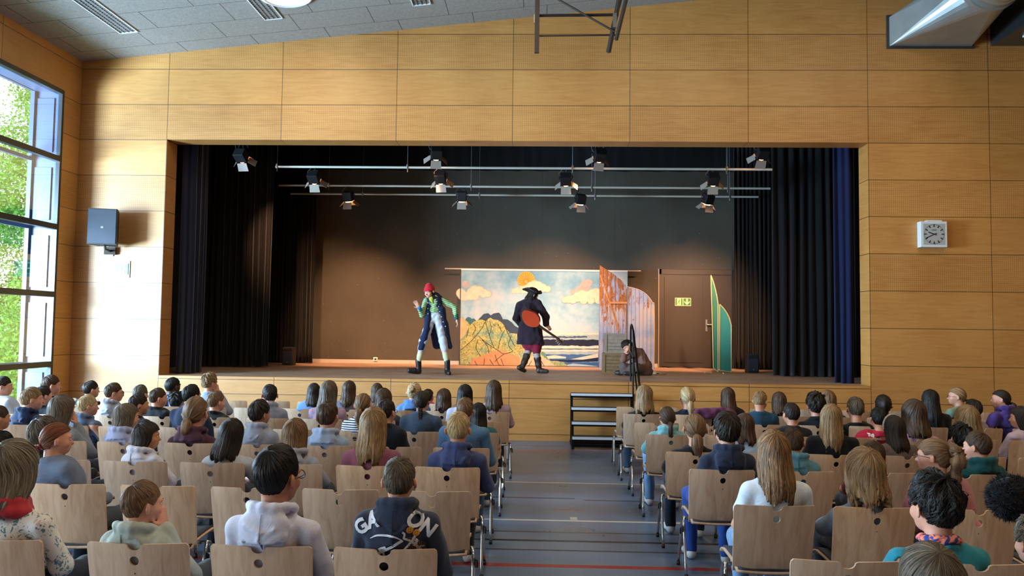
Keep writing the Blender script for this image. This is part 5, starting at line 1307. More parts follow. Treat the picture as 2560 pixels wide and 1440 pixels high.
def decal(P, shapes, name, m, off=.0045, label=None, x0=0, z0=0, ry=0):
    """flat shapes (x, z in metres about the chest back) pressed onto the back of a garment"""
    me = P['garment'].data; V, F = mesh_arrays(me); bvh = BVHTree.FromPolygons([Vector(v) for v in V], F)
    b = MB()
    for k, sh in enumerate(shapes):
        if isinstance(sh, tuple) and sh[0] == 'mesh':
            v, f = sh[1]; bm = bmesh.new(); vs = [bm.verts.new(q) for q in v]
            for q in f:
                try: bm.faces.new([vs[i] for i in q])
                except ValueError: pass
            bmesh.ops.triangulate(bm, faces=bm.faces[:])
            for _ in range(3):
                el_ = [e for e in bm.edges if e.calc_length() > .008]
                if el_: bmesh.ops.subdivide_edges(bm, edges=el_, cuts=1); bmesh.ops.triangulate(bm, faces=bm.faces[:])
            bm.verts.index_update(); b.add([q.co[:] for q in bm.verts], [tuple(x.index for x in q.verts) for q in bm.faces]); bm.free(); continue
        v, T, _ = tri2d(sh, (), .007); b.add(np.stack([v[:, 0], np.full(len(v), -k*.0002), v[:, 1]], 1), [t[::-1] for t in T])
    W = np.concatenate(b.V); c, s_ = math.cos(ry), math.sin(ry); X = W[:, 0]*c-W[:, 2]*s_+x0; Z = W[:, 0]*s_+W[:, 2]*c+z0; out = []
    for x_, z_, k in zip(X, Z, W[:, 1]):
        h = bvh.ray_cast(Vector((x_, -1, z_)), Vector((0, 1, 0))); out.append((x_, (h[0].y if h[0] is not None else .06)-off+k, z_))
    return obj(name, newmesh(name, np.array(out), b.F, True), m, P['root'])
# ---------------------------------------------------------------- the audience, left block
# block, row, px, top, width, yaw, style, hair, garment, colour, who, extra
floral = NT('floral_blouse', rough=.85, spec=.15); v = floral.xyz()[3]
vo = floral.n('ShaderNodeTexVoronoi'); vo.inputs['Scale'].default_value = 24
floral.t.links.new(v, vo.inputs['Vector']); n_ = floral.noise(v, 30, 3, .6, 2.0); n2 = floral.noise(v, 16, 3, .6, 1.0)
f1 = floral.math('MULTIPLY', floral.math('GREATER_THAN', n_, .55), floral.math('GREATER_THAN', n2, .5)); c = floral.mix(f1, 'D6D2CE', '5F8088')
n4 = floral.noise(floral.vec(floral.xyz()[0], floral.xyz()[2], 4), 15, 2); c = floral.mix(floral.math('GREATER_THAN', n4, .64), c, 'C9A9A6'); floral.color(c)
stripe = NT('navy_striped_shirt', rough=.85, spec=.15); c = stripe.mix(stripe.line(stripe.xyz()[2], .022, .005, 0), 'D5D8DC', '222C44'); stripe.color(c)
A_ = person
P1 = A_('L', 7, 32, 1100, 132, 8, 'bob', 'grey', 'sweater', floral.m, 'person in floral blouse and red scarf with chin-length blond-grey hair', 'left photo edge', L=.16, wide=1.12, chairk=9, seedk=1, zoff=.0, thick=1.2)
P2 = A_('L', 7, 357, 1203, 122, 38, 'short', 'lbrown', 'hoodie', '9CA69E', 'person in pale grey-green hooded jacket resting chin on one hand', '', hand_up=1, leg='39424E')
P3 = A_('L', 7, 696, 1116, 150, 22, 'short', 'black', 'hoodie', 'C3C7DC', 'person in white hoodie with thick black hair and dark glasses', '', sk='m', glasses='16181C', hairthick=1.5, wide=1.12)
P4 = A_('L', 7, 1000, 1143, 93, 3, 'short', 'ash', 'hoodie', '2C3448', 'person in dark navy hoodie with white lettering on the back', 'short ash-brown hair', wide=1.08)
# scarf of the person at the left edge
S_ = Field(.01); N = P1['N']
for k in range(14):
    t = 2*PI*k/14; t2 = 2*PI*(k+1)/14; f_ = lambda t, r=0: N+np.array((math.cos(t)*(.085+r), math.sin(t)*(.080+r)-.01, .015-.02*math.sin(t)))
    S_.cap(f_(t), f_(t2), .030, .030, .02); S_.cap(f_(t, .02)-np.array((0, 0, .045)), f_(t2, .02)-np.array((0, 0, .045)), .028, .028, .02)
S_.build('scarf', cloth('A8323C'), P1['root'], wrinkle(.004, 60, 4))
# print on the navy hoodie
wp = mat('white_print', 'D4D9E2', .7); N = P4['N']; zc = N[2]-.125; xc = N[0]
sh = []
def glyph(ch, size): return mesh_arrays(text_mesh(ch, size, font_off=.004))
for ch, x, z, ang in (('G', -.165, .045, 38), ('A', -.108, .080, 24), ('O', .100, .086, -24), ('N', .157, .045, -38)):
    v, f = glyph(ch, .092); a = math.radians(ang); w_ = np.stack([v[:, 0]*math.cos(a)-v[:, 1]*math.sin(a)+x, np.zeros(len(v)), v[:, 0]*math.sin(a)+v[:, 1]*math.cos(a)+z], 1)
    decal(P4, [('mesh', (w_, f))], 'printed_letter', wp, x0=xc, z0=zc)
sh = [stroke(curve2([(-.115, .0), (-.07, .022), (0, .022), (.045, .0)], 14), .010, True), stroke(curve2([(-.10, -.085), (-.02, -.04), (.045, .0)], 10), .014), stroke(curve2([(-.035, -.035), (-.07, -.05), (-.05, -.065), (-.045, -.085), (-.02, -.09), (-.03, -.11)], 16), .012),
      stroke([(.10, .015), (.085, -.01), (.02, -.09)], .011), stroke(curve2([(.05, .01), (.09, -.015), (.12, -.06), (.135, -.09)], 12), .011), stroke(curve2([(.045, .04), (.055, .03), (.05, .008)], 8), .009), stroke(curve2([(.10, .0), (.108, -.01), (.095, -.035)], 8), .014), stroke(curve2([(.10, -.06), (.115, -.045), (.14, -.045)], 8), .008)]
decal(P4, sh, 'printed_emblem', wp, x0=xc, z0=zc)
sm = mat('smiley_yellow', 'C98A32', .7); inkm = mat('ink', '15130F')
decal(P4, [circ(.078, .048, .0155, 20), circ(.106, .030, .0155, 20)], 'smiley_print', sm, .006, x0=xc, z0=zc)
decal(P4, [circ(x+dx, z+.005, .0022, 8) for x, z in ((.078, .048), (.106, .030)) for dx in (-.005, .005)]+[stroke([(x-.008, z-.003), (x, z-.009), (x+.008, z-.003)], .0018) for x, z in ((.078, .048), (.106, .030))], 'smiley_face', inkm, .0085, x0=xc, z0=zc)
decal(P4, [circ(.07+.0085*i, -.10+.0085*j, .0024, 6) for i in range(10) for j in range(14) if i*.6+j < 15 and i+j > 4], 'dot_pattern', mat('tan_print', '9A6A4C', .7), .0045, x0=xc, z0=zc)

# row 6
A_('L', 6, 141, 1057, 90, 48, 'pony', 'red', 'sweater', '66748C', 'person in grey-blue top with red hair tied by a pink band', '', L=.03, acc='B8566E', leg='39424E', thick=.9)
# row 5
P5 = A_('L', 5, 1146, 1031, 66, 2, 'short', 'blond', 'hoodie', '3A456E', 'person in indigo hoodie with short light-blond hair by the aisle', '', leg='20242C', wide=1.08)
A_('L', 5, 934, 1018, 78, 4, 'long', 'dblond', 'sweater', '7E4A5E', 'person in dusty-pink sweater with straight dark-blond shoulder hair', '', L=.30, wide=1.05)
A_('L', 5, 738, 1046, 73, 4, 'long', 'lbrown', 'hoodie', '8E97A8', 'person in pale grey-blue hoodie with smooth light-brown hair', '', L=.24)
A_('L', 5, 578, 1046, 74, -6, 'long', 'dark', 'tee', 'A9AEB8', 'person in pale grey top with long dark hair swept to the left', '', L=.30, roll=10)
A_('L', 5, 366, 1053, 84, 62, 'bob', 'dark', 'hoodie', 'C2C4D4', 'person in white hoodie with dark bob, turned right and smiling', '', L=.17, smile=True, sk='t')
P6 = A_('L', 5, 112, 1043, 84, 24, 'messy', 'ash', 'jacket', '1E2126', 'person in black vest with tousled ash hair behind the red-haired one', '')
decal(P6, [stroke([(0.012*math.cos(t), .009*math.sin(t)) for t in np.linspace(0, 2*PI, 15)], .0025)]+[stroke(p, .003) for p in ([(-.006, -.006), (-.004, .006)], [(.004, -.006), (.006, .006)], [(-.005, 0), (.005, 0)])], 'badge_print', wp, x0=P6['N'][0]+.02, z0=P6['N'][2]-.12)
A_('L', 5, 6, 1078, 60, 20, 'short', 'black', 'jacket', '14161C', 'person with short black hair cut off by the left photo edge', '')
# row 4
A_('L', 4, 1163, 994, 50, 2, 'short', 'lbrown', 'jacket', '4D7196', 'person in blue denim jacket with short light-brown hair', '', wide=1.2, leg='35506E', chairk=0)
A_('L', 4, 967, 998, 53, 22, 'short', 'dark', 'jacket', '161B26', 'person in black and teal jacket with dark hair and glasses', '', glasses='22262C')
A_('L', 4, 820, 1004, 61, 5, 'short', 'brown', 'hoodie', '93A6C2', 'person in light-blue hoodie under a grey jacket, short brown hair', '')
A_('L', 4, 650, 1000, 64, 30, 'messy', 'dark', 'hoodie', '8D95A6', 'person in grey hoodie with wavy dark hair, looking right', '', sk='m')
A_('L', 4, 490, 992, 66, 4, 'lowtail', 'lbrown', 'hoodie', '4B2F3E', 'person in maroon hoodie with light-brown hair in a loose low bun', '', L=.05, thick=1.2)
A_('L', 4, 316, 1008, 80, 42, 'long', 'ash', 'hoodie', '9AA0BE', 'person in lavender hoodie with brown long hair, turned right', '', L=.22, thick=1.1)
A_('L', 4, 155, 987, 78, 22, 'long', 'ash', 'sweater', '7F858F', 'person in grey top with long ash hair, one hand at the cheek', '', L=.30, hand_up=1)
A_('L', 4, -4, 1014, 40, 35, 'short', 'brown', 'jacket', '1C2028', 'person in dark jacket, face partly cut by the left edge', '', sk='t')
# row 3
A_('L', 3, 1197, 1006, 48, -3, 'long', 'black', 'tee', '30606A', 'person in teal top with black hair tucked in, end of the row', '', L=.20, chairk=0, leg='3A5A6C')
A_('L', 3, 1055, 977, 48, 12, 'braid', 'dark', 'jacket', '3C4E64', 'person in denim jacket with one long dark braid', '', L=.36, wide=1.15)
A_('L', 3, 908, 983, 49, 6, 'pony', 'lbrown', 'tee', stripe.m, 'person in navy and white striped shirt with a low ponytail', '', L=.16, thick=1.2)
A_('L', 3, 480, 961, 57, 24, 'short', 'black', 'jacket', '26324A', 'person in navy jacket with thick black hair', '', wide=1.1, hairthick=1.2)
A_('L', 3, 347, 984, 56, 50, 'short', 'dark', 'jacket', '20232B', 'person with dark short hair turned right, behind the lavender hoodie', '', sk='t')
A_('L', 3, 220, 987, 54, 48, 'short', 'blond', 'hoodie', '5B6C88', 'person in blue-grey top with short blond hair, ear visible', '')
A_('L', 3, 80, 968, 66, 48, 'short', 'dblond', 'hoodie', '1F2E4C', 'person in navy hoodie with dark-blond fringe, turned right', '', smile=True)
# row 2
A_('L', 2, 1163, 960, 45, 2, 'long', 'black', 'tee', 'AEB4D2', 'person in pale lilac top with smooth black hair', '', L=.14)
A_('L', 2, 959, 970, 50, 4, 'long', 'brown', 'sweater', '3A3A44', 'person with wavy brown hair left of the blond bun', '', L=.24, wave=.004)
A_('L', 2, 822, 951, 51, 4, 'long', 'ash', 'sweater', 'A58CA2', 'person in lilac top with very long straight ash-brown hair', '', L=.42)
A_('L', 2, 675, 961, 56, -30, 'short', 'dark', 'hoodie', '8A94AC', 'person in grey hoodie with dark hair and glasses, facing left', '', glasses='22262C')
A_('L', 2, 541, 978, 56, 34, 'short', 'lbrown', 'jacket', '17181C', 'person in black jacket with light-brown hair, looking right', '')
A_('L', 1, 444, 980, 44, 10, 'curly', 'black', 'hoodie', 'A3B4CE', 'person in pale blue hoodie with curly black hair', '', sk='t')
A_('L', 2, 396, 970, 50, 52, 'short', 'brown', 'jacket', '15171D', 'person in black top with brown hair, face turned right', '', smile=True)
A_('L', 2, 285, 957, 52, 55, 'short', 'brown', 'hoodie', 'A2A8B4', 'person in off-white hoodie with brown hair and glasses', '', glasses='22262C', smile=True)
A_('L', 2, 108, 965, 44, 30, 'short', 'dark', 'jacket', '20242C', 'person with dark hair behind the navy hoodie at left', '')
A_('L', 2, 8, 941, 50, 62, 'short', 'dark', 'tee', 'B6C2D6', 'person in white tee smiling at the left photo edge', '', smile=True)
# row 1
A_('L', 1, 1235, 950, 46, -4, 'long', 'brown', 'sweater', 'A08C96', 'person with long wavy brown hair at the aisle, next to the stage steps', '', L=.34, wave=.006, chairk=0)
A_('L', 1, 1110, 971, 43, 2, 'long', 'brown', 'tee', '3A2A34', 'person in dark maroon top with straight brown hair', '', L=.24)
A_('L', 1, 1036, 956, 42, 6, 'bun', 'blond', 'hoodie', '4E74A8', 'person in blue hoodie with blond hair in a messy bun', '', L=.2)
A_('L', 1, 873, 951, 42, 6, 'long', 'brown', 'sweater', '5A5560', 'person with wavy brown hair right of the very long haired one', '', L=.30, wave=.005)
A_('L', 1, 785, 957, 38, -6, 'long', 'dark', 'tee', '5C7CAE', 'person in light-blue top with straight dark hair', '', L=.28)
A_('L', 1, 525, 932, 52, 34, 'curly', 'dblond', 'sweater', '8A93AC', 'person with curly dark-blond hair raising one arm in a grey sleeve', '', zoff=0, hand_up=1)
A_('L', 0, 432, 943, 48, 28, 'buzz', 'black', 'jacket', '203A66', 'person in blue jacket with cropped black hair', '', sk='d')
A_('L', 1, 352, 962, 42, 12, 'short', 'ash', 'jacket', '2A2E38', 'person with cropped ash-brown hair against the pale stage front', '')
A_('L', 1, 228, 952, 47, 40, 'short', 'dark', 'jacket', '1B1E26', 'person with short dark hair against the pale wall, in profile', '')
A_('L', 1, 128, 938, 56, 46, 'short', 'brown', 'jacket', '22262E', 'person with thick brown hair beside the window, turned right', '')
# row 0
A_('L', 0, 1070, 972, 36, 18, 'pony', 'dark', 'hoodie', 'C0508E', 'person in bright pink hoodie with dark hair', '', L=.1)
A_('L', 0, 943, 957, 38, -14, 'long', 'brown', 'sweater', '6A5A60', 'person with brown hair, head tilted, in the front row', '', L=.22)

# ---------------------------------------------------------------- the audience, right block
A_('R', 1, 1611, 962, 48, 2, 'long', 'dblond', 'sweater', '15161B', 'person in black top with straight dark-blond hair at the aisle', '', L=.24, chairk=0, leg='5A7EA6')
A_('R', 1, 1718, 967, 46, -8, 'pony', 'blond', 'sweater', '1C2234', 'person in navy top with a blond ponytail', '', L=.15, thick=1.1)
A_('R', 1, 1820, 968, 42, 4, 'long', 'brown', 'sweater', '16171B', 'person in black top with long brown hair, right of the blond ponytail', '', L=.30, wave=.003)
A_('R', 1, 1948, 979, 43, 4, 'long', 'brown', 'sweater', '3C3A40', 'person with wavy brown hair behind the teal sweater', '', L=.22, wave=.004)
A_('R', 1, 2070, 975, 46, 4, 'long', 'lbrown', 'sweater', '3A3E48', 'person with smooth light-brown hair under the stage edge', '', L=.22)
A_('R', 1, 2393, 968, 52, -62, 'lowtail', 'dblond', 'sweater', '6E8A78', 'person in sage green top with glasses, in profile facing left', '', L=.02, glasses='3A2A24')
A_('R', 2, 1900, 978, 52, 36, 'short', 'dblond', 'sweater', '1B3A50', 'person in dark teal sweater with short blond hair looking right', '', pitch=-14)
A_('R', 2, 2038, 982, 54, -4, 'curly', 'dark', 'jacket', '17191E', 'person in black jacket with bushy curly dark hair', '')
A_('R', 2, 2138, 993, 47, 4, 'short', 'ash', 'tee', '101216', 'person in black shirt with cropped ash hair', '')
A_('R', 1, 2208, 986, 52, 18, 'highpony', 'dark', 'sweater', '2A2630', 'person with dark ponytail held by a white scrunchie', '', L=.12, acc='D8D8D6', thick=1.3)
A_('R', 2, 2326, 973, 52, 10, 'long', 'black', 'sweater', '101216', 'person with very long glossy black hair', '', L=.40, hairthick=1.1)
A_('R', 2, 2433, 998, 45, -8, 'short', 'dark', 'tee', '8A8086', 'person with short dark hair left of the purple hoodie', '')
A_('R', 2, 2503, 974, 52, -58, 'lowtail', 'dark', 'hoodie', '43306E', 'person in purple hoodie with dark tied hair, facing left', '', L=.02)
A_('R', 3, 1668, 1016, 48, -6, 'pony', 'brown', 'hoodie', '6FA9B4', 'person in light turquoise hoodie with a brown low ponytail', '', L=.14, chairk=0, leg='6C90B8')
A_('R', 3, 1978, 1007, 52, -14, 'short', 'dark', 'sweater', '17181E', 'person in black sweater with short dark hair below the teal one', '')
P7 = A_('R', 3, 2196, 1026, 46, 4, 'short', 'black', 'tee', 'A51E38', 'person in red shirt with white lettering and short black hair', '', wide=1.2, chairk=3, zoff=.03)
A_('R', 3, 2285, 998, 66, -6, 'long', 'brown', 'tee', 'B08CA2', 'person in pink tee with wavy brown hair', '', L=.28, wave=.005)
A_('R', 3, 2418, 1012, 64, 4, 'long', 'dblond', 'sweater', '6A625C', 'person with wavy light-brown hair in front of the purple hoodie', '', L=.24, wave=.006)
A_('R', 3, 2553, 1016, 60, -52, 'long', 'dark', 'sweater', 'B2A4B8', 'person in pale lilac top with long dark hair, right photo edge', '', L=.28)
A_('R', 4, 1738, 1034, 62, 4, 'pony', 'lbrown', 'sweater', '121318', 'person in black sweater with a loose light-brown ponytail', '', L=.14, thick=1.3, leg='1E2838', wide=1.08)
A_('R', 4, 1862, 1032, 54, 4, 'bob', 'brown', 'tee', '8FA6C2', 'person in light-blue top with brown bob', '', L=.18)
A_('R', 4, 2078, 1009, 76, 22, 'long', 'dblond', 'jacket', '101217', 'person in black leather jacket with long dark-blond hair', '', L=.28, wide=1.1)
P8 = A_('R', 4, 2236, 1038, 62, -8, 'long', 'dark', 'sweater', '5A4E4C', 'person with long dark hair and a sparkling headband', '', L=.34)
A_('R', 4, 2402, 1059, 62, 4, 'curly', 'black', 'sweater', '2A2226', 'person with dark curly hair behind the short-haired one in green', '')
P9 = A_('R', 5, 1817, 1032, 72, -4, 'messy', 'dark', 'hoodie', '232A3E', 'person in navy hoodie with tousled dark-brown hair', '', leg='2A4C9A', chairk=0)
A_('R', 5, 1982, 1069, 60, 4, 'short', 'brown', 'hoodie', '4E8090', 'person in teal-grey hoodie with short brown hair', '')
A_('R', 5, 2183, 1103, 62, 4, 'short', 'brown', 'tee', '7A3A44', 'person with smooth brown hair behind the long-haired denim one', '')
A_('R', 5, 2443, 1079, 80, -38, 'short', 'brown', 'hoodie', '11464C', 'person in dark green hoodie with short brown hair and a visible ear', '')
A_('R', 6, 1935, 1075, 94, 4, 'long', 'high', 'tee', 'C6D4E4', 'person in white tee with long straight highlighted brown hair', '', L=.36, chairk=0, leg='7EA2CE')
A_('R', 6, 2163, 1119, 108, -2, 'long', 'dblond', 'jacket', '6A7C96', 'person in blue denim jacket with long wavy dark-blond hair', '', L=.38, wave=.007, leg='1E222A')
A_('R', 6, 2336, 1096, 90, -48, 'highpony', 'lbrown', 'sweater', 'A8707E', 'person in pink top with glasses and curly ponytail in orange scrunchie', '', L=.22, acc='E0502E', glasses='5A3A2C', wave=.012, thick=1.4)
P10 = A_('R', 7, 2335, 1187, 150, -14, 'curly', 'black', 'tee', '1F7A8E', 'person in bright teal shirt with a bushy black haircut', '', thick=1.2, wide=1.15)
A_('R', 7, 2590, 1290, 90, -10, 'curly', 'grey', 'jacket', '0F1218', 'person in black furry-hooded jacket cut by the right edge', '')
A_('R', 8, 2330, 1360, 166, 3, 'bob', 'ash', 'sweater', '4A4A52', 'person seen only as a brown crown of hair at the bottom edge', '', L=.2, part=0)
# neckerchief of the teal shirt
S_ = Field(.009); N = P10['N']
for k in range(14):
    t = 2*PI*k/14; t2 = 2*PI*(k+1)/14; f_ = lambda t: N+np.array((math.cos(t)*.074, math.sin(t)*.070-.006, .014-.012*math.sin(t)+.004*math.sin(5*t)))
    S_.cap(f_(t), f_(t2), .019, .019, .012)
g = NT('patterned_neckerchief', rough=.85); n_ = g.noise(g.xyz()[3], 22, 2, .5, 1.5); g.color(g.ramp(n_, [(.40, '23408C'), (.47, '23408C'), (.5, 'D86A4A'), (.6, 'E08A72')]))
S_.build('neckerchief', g.m, P10['root'], wrinkle(.003, 90, 2))
# furry hood at the right edge
q = at(2530, 1245, 1, -8.9); fz = Field(.012); fz.ell((0, 0, 0), (.12, .08, .11)); r_ = thing('fur_hood', 'black fluffy fur-trimmed hood at the right photo edge', 'hood', tuple(q))
V, Fc = fz.arrays(lambda X, Y, Z: .012*np.sin(70*X+3*np.sin(40*Z))*np.sin(66*Z+2*np.sin(50*Y))); obj('fur', newmesh('fur', V, Fc, True), cloth('11131A'), r_)
rs = np.random.RandomState(3); n_ = 3500; D = rs.normal(size=(n_, 3)); D /= np.linalg.norm(D, axis=1)[:, None]; Pq = D*[.12, .08, .11]; T = np.cross(D, rs.normal(size=(n_, 3))); T /= np.linalg.norm(T, axis=1)[:, None]
V = np.stack([Pq-T*.002, Pq+T*.002, Pq+D*.017+T*.008+rs.normal(size=(n_, 3))*.006], 1).reshape(-1, 3); obj('fur_tips', newmesh('fur_tips', V, [(3*i, 3*i+1, 3*i+2) for i in range(n_)], False), cloth('11131A'), r_)
# lettering on the red shirt
N = P7['N']; sh = []
for txt, x, z, size, ang in (('TuS', -.115, -.028, .038, -6), ('Innensta', -.05, -.062, .032, -6)):
    v, f = mesh_arrays(text_mesh(txt, size, font_off=.003)); a = math.radians(ang); w_ = np.stack([v[:, 0]*math.cos(a)-v[:, 1]*math.sin(a)+x, np.zeros(len(v)), v[:, 0]*math.sin(a)+v[:, 1]*math.cos(a)+z], 1); decal(P7, [('mesh', (w_, f))], 'lettering', wp, x0=N[0], z0=N[2])
# headband
b = MB(); s = P8['s']; pts = [P8['H']+P8['M']@(np.array((math.sin(t)*.094, .028+.012*math.cos(t), math.cos(t)*.115))*s) for t in np.linspace(-1.75, 1.75, 24)]
b.tube(pts, .0085, 8); b.build('headband', mat('sparkling_band', 'B9B4B0', .3, .3, bump=1, bscale=200), P8['root'], True)
# purple jacket hung over a chair back in the second-front row
S_ = Field(.012); S_.ell((0, 0, 0), (.25, .035, .07), None, .02); S_.cap((-.2, 0, .03), (.2, 0, .03), .035, .035, .02); S_.cap((-.22, -.01, 0), (-.25, -.02, -.12), .03, .03); S_.cap((.22, -.01, 0), (.26, -.02, -.1), .03, .03)
q = at(1790, 1043, 1, -3.42); V, Fc = S_.arrays(wrinkle(.007, 40, 9)); r_ = obj('folded_jacket', newmesh('folded_jacket', V, Fc, True), cloth('5E3150'), None, tuple((q[0], -3.36, .86)))
tag(r_, 'plum jacket draped over a chair back between the front-row ponytail and black tops', 'jacket')

# ---------------------------------------------------------------- chairs under the audience and the empty ones
ordn = ['front', 'second', 'third', 'fourth', 'fifth', 'sixth', 'seventh', 'eighth', 'nearest']
cnt = ['aisle seat', 'second from the aisle', 'third from the aisle', 'fourth from the aisle', 'fifth from the aisle', 'sixth from the aisle', 'seventh from the aisle', 'eighth from the aisle', 'ninth from the aisle', 'tenth from the aisle', 'eleventh from the aisle', 'twelfth from the aisle', 'last by the window']
def short(who):
    w_ = who.replace('person in ', '').replace('person with ', '').replace('person ', '').split()
    return ' '.join(w_[:9])
n_ch = 0
for block in 'LR':
    for row in range(0, 9):
        y0 = (ROWY if block == 'L' else ROWYR)[row]; us = dict(USED.get((block, row), {})); gx = grid(block, row)
        if row == 8: gx = [x for x in gx if block == 'R' and x < 8.2]
        if row == 7 and block == 'L': gx = gx[:]
        for i, x in enumerate(gx):
            sx = at(0, 1200, 1, y0)[0]-.9 ; ex = at(2560, 1200, 1, y0)[0]+.5
            key = round(x, 2); occ = key in us
            if not occ and (x < sx or x > ex): continue
            if not occ and any(abs(k-x) < .47 for k in us if k not in [round(g_, 2) for g_ in gx]): continue
            side = 'left' if block == 'L' else 'right'
            if occ: lab = 'plywood chair under '+short(us[key])
            else: lab = 'empty plywood chair, %s, %s row from the stage, %s block' % (cnt[i], ordn[row], side)
            chair(x, y0, lab, random.uniform(-.02, .02), full=row >= 1); n_ch += 1
        for k in us:
            if k not in [round(g_, 2) for g_ in gx]: chair(k, y0, 'plywood chair under '+short(us[k]), 0, full=row >= 1); n_ch += 1
# ================================================================== THE THREE PEOPLE ON THE STAGE
def ring(F, c, rx, ry, r, n=14, M=None, k=.012):
    M = np.eye(3) if M is None else M; c = np.asarray(c, float)
    for i in range(n):
        t, t2 = 2*PI*i/n, 2*PI*(i+1)/n; F.cap(c+M@np.array((rx*math.cos(t), ry*math.sin(t), 0)), c+M@np.array((rx*math.cos(t2), ry*math.sin(t2), 0)), r, r, k)
# ---- person in the red beanie
Y1 = 1.42; root = thing('person', 'person on stage in red beanie, long navy coat and white breeches, striding left', 'person', (4.55, Y1, ST)); O = np.array((4.55, Y1, ST))
J = lambda zx, zy, dy=0.: at(1020+zx/5.7625, 700+zy/5.7625, 1, Y1+dy)-O
H = J(308, 160, -.06); s = 1.02; M = frameM(-150, -14, 6)
N = J(352, 250, .0); SL, SR = J(262, 300, -.02), J(482, 285, .04); EL, ER = J(205, 505, -.10), J(668, 385, .06); WL, WR = J(160, 400, -.20), J(700, 560, -.04)
HL, HR = J(335, 560), J(435, 560); KL, KR = J(222, 880, -.10), J(505, 880, .02); AL, AR = J(150, 1190, -.02), J(566, 1200, .02)
ch = (SL+SR)/2*.5+((HL+HR)/2)*.0+J(370, 380)*.5
B_ = Field(.0075); head_blobs(B_, H, M, s); B_.cap(H+np.array((.01, .02, -.06)), N+np.array((0, 0, -.04)), .052, .056)
B_.ell(ch, (.14, .09, .19), None, .03); B_.ell((HL+HR)/2+np.array((0, 0, .06)), (.13, .09, .13), None, .03)
B_.cap(N, SL, .05, .045, .03); B_.cap(N, SR, .05, .045, .03); B_.chain([SL, EL, WL], [.046, .036, .026]); B_.chain([SR, ER, WR], [.046, .036, .026])
for h_, k_, a_ in ((HL, KL, AL), (HR, KR, AR)): B_.chain([h_, k_, k_*.55+a_*.45, a_], [.075, .055, .054, .036], .03)
fingers(B_, WL, J(110, 320, -.24)-WL, -1, 1.05, .15, .6, palmn=(0, .9, .2)); fingers(B_, WR, J(715, 640, -.04)-WR, 1, 1., .5, .3, palmn=(.8, .2, 0))
B_.build('body', skin('l'), root); face_parts(root, H, M, s)
F = Field(.009)
F.ell(H+M@np.array((0, -.012, .035))*s, np.array((.090, .108, .088))*s, M, .02); F.ell(H+M@np.array((0, -.02, .105))*s, np.array((.055, .065, .045))*s, M, .03); ring(F, H+M@np.array((0, -.008, .022))*s, .083*s, .101*s, .014, 16, M)
F.build('beanie', cloth('B3202E'), root, wrinkle(.0015, 90, 3))
hb, ub, fb, _ = hair_build('bob', s*.93, .17, 3, True, .35, locks=250); arr_obj('hair', [(hb, ub, fb)], hair_mat(*HC['dark']), root, M, H)
F = Field(.010); F.cap(N+np.array((-.07, .02, -.02)), N+np.array((.08, .03, -.01)), .05, .055, .02); ring(F, N+np.array((.01, .0, -.005)), .085, .075, .034); F.build('collar_scarf', cloth('1B1A20'), root, wrinkle(.004, 60, 5))
gst = NT('green_striped_cloth', rough=.85, spec=.15); gx_, gy_, gz_, v_ = gst.xyz(); gst.color(gst.mix(gst.line(gst.math('ADD', gz_, gst.math('MULTIPLY', gx_, .35)), .034, .0085, 0), '3F8868', 'B9BE84'))
F = Field(.009); F.ell(ch+np.array((0, -.004, 0)), (.150, .100, .20), None, .03); F.ell(ch+np.array((0, -.008, -.13)), (.135, .098, .11), None, .03)
for S_, E_, W_ in ((SL, EL, WL), (SR, ER, WR)): F.chain([S_, E_, E_*.12+W_*.88], [.062, .052, .040], .02)
F.build('striped_shirt', gst.m, root, wrinkle(.0035, 40, 1))
F = Field(.009)
for E_, W_, c_ in ((EL, WL, '2C6F96'), (ER, WR, '24584E')): F = Field(.009); F.cap(E_*.25+W_*.75, E_*.06+W_*.94, .044, .043, .01); F.build('cuff', cloth(c_), root)
F = Field(.009); F.ell(J(335, 275, -.10), (.04, .02, .055), None, .01); F.cap(J(320, 262, -.09), J(355, 330, -.11), .022, .012); F.build('neckerchief', cloth('A9AE4E'), root)
F = Field(.009); F.ell((HL+HR)/2+np.array((0, 0, .055)), (.145, .100, .135), None, .03)
for h_, k_, a_ in ((HL, KL, AL), (HR, KR, AR)): F.chain([h_, k_, k_*.62+a_*.38], [.088, .078, .070], .03)
F.build('breeches', cloth('B4B8C4'), root, wrinkle(.005, 42, 2))
F = Field(.009)
for k_, a_ in ((KL, AL), (KR, AR)): F.chain([k_*.6+a_*.4, k_*.3+a_*.7, a_], [.062, .056, .044], .02)
F.build('stockings', cloth('BDB99A'), root, wrinkle(.001, 60, 2))
for a_, toe, nm in ((AL, J(18, 1318, -.10), 0), (AR, J(592, 1345, -.20), 1)):
    F = Field(.008); hl = np.array((a_[0]+(.0 if nm else .01), a_[1]+.02, .045 if nm else .055)); toe = np.array(toe); toe[2] = .04 if nm else .075
    F.cap(a_+np.array((0, 0, .03)), hl, .056, .050, .02); F.chain([hl, (hl+toe)/2, toe], [.046, .046, .038], .02); F.cap(hl-np.array((0, 0, .025)), toe-np.array((0, 0, .022)), .040, .034, .006)
    V, Fc = F.arrays(); V[:, 2] = np.maximum(V[:, 2], .002); obj('boot', newmesh('boot', V, Fc, True), mat('black_leather', '141313', .45), root)
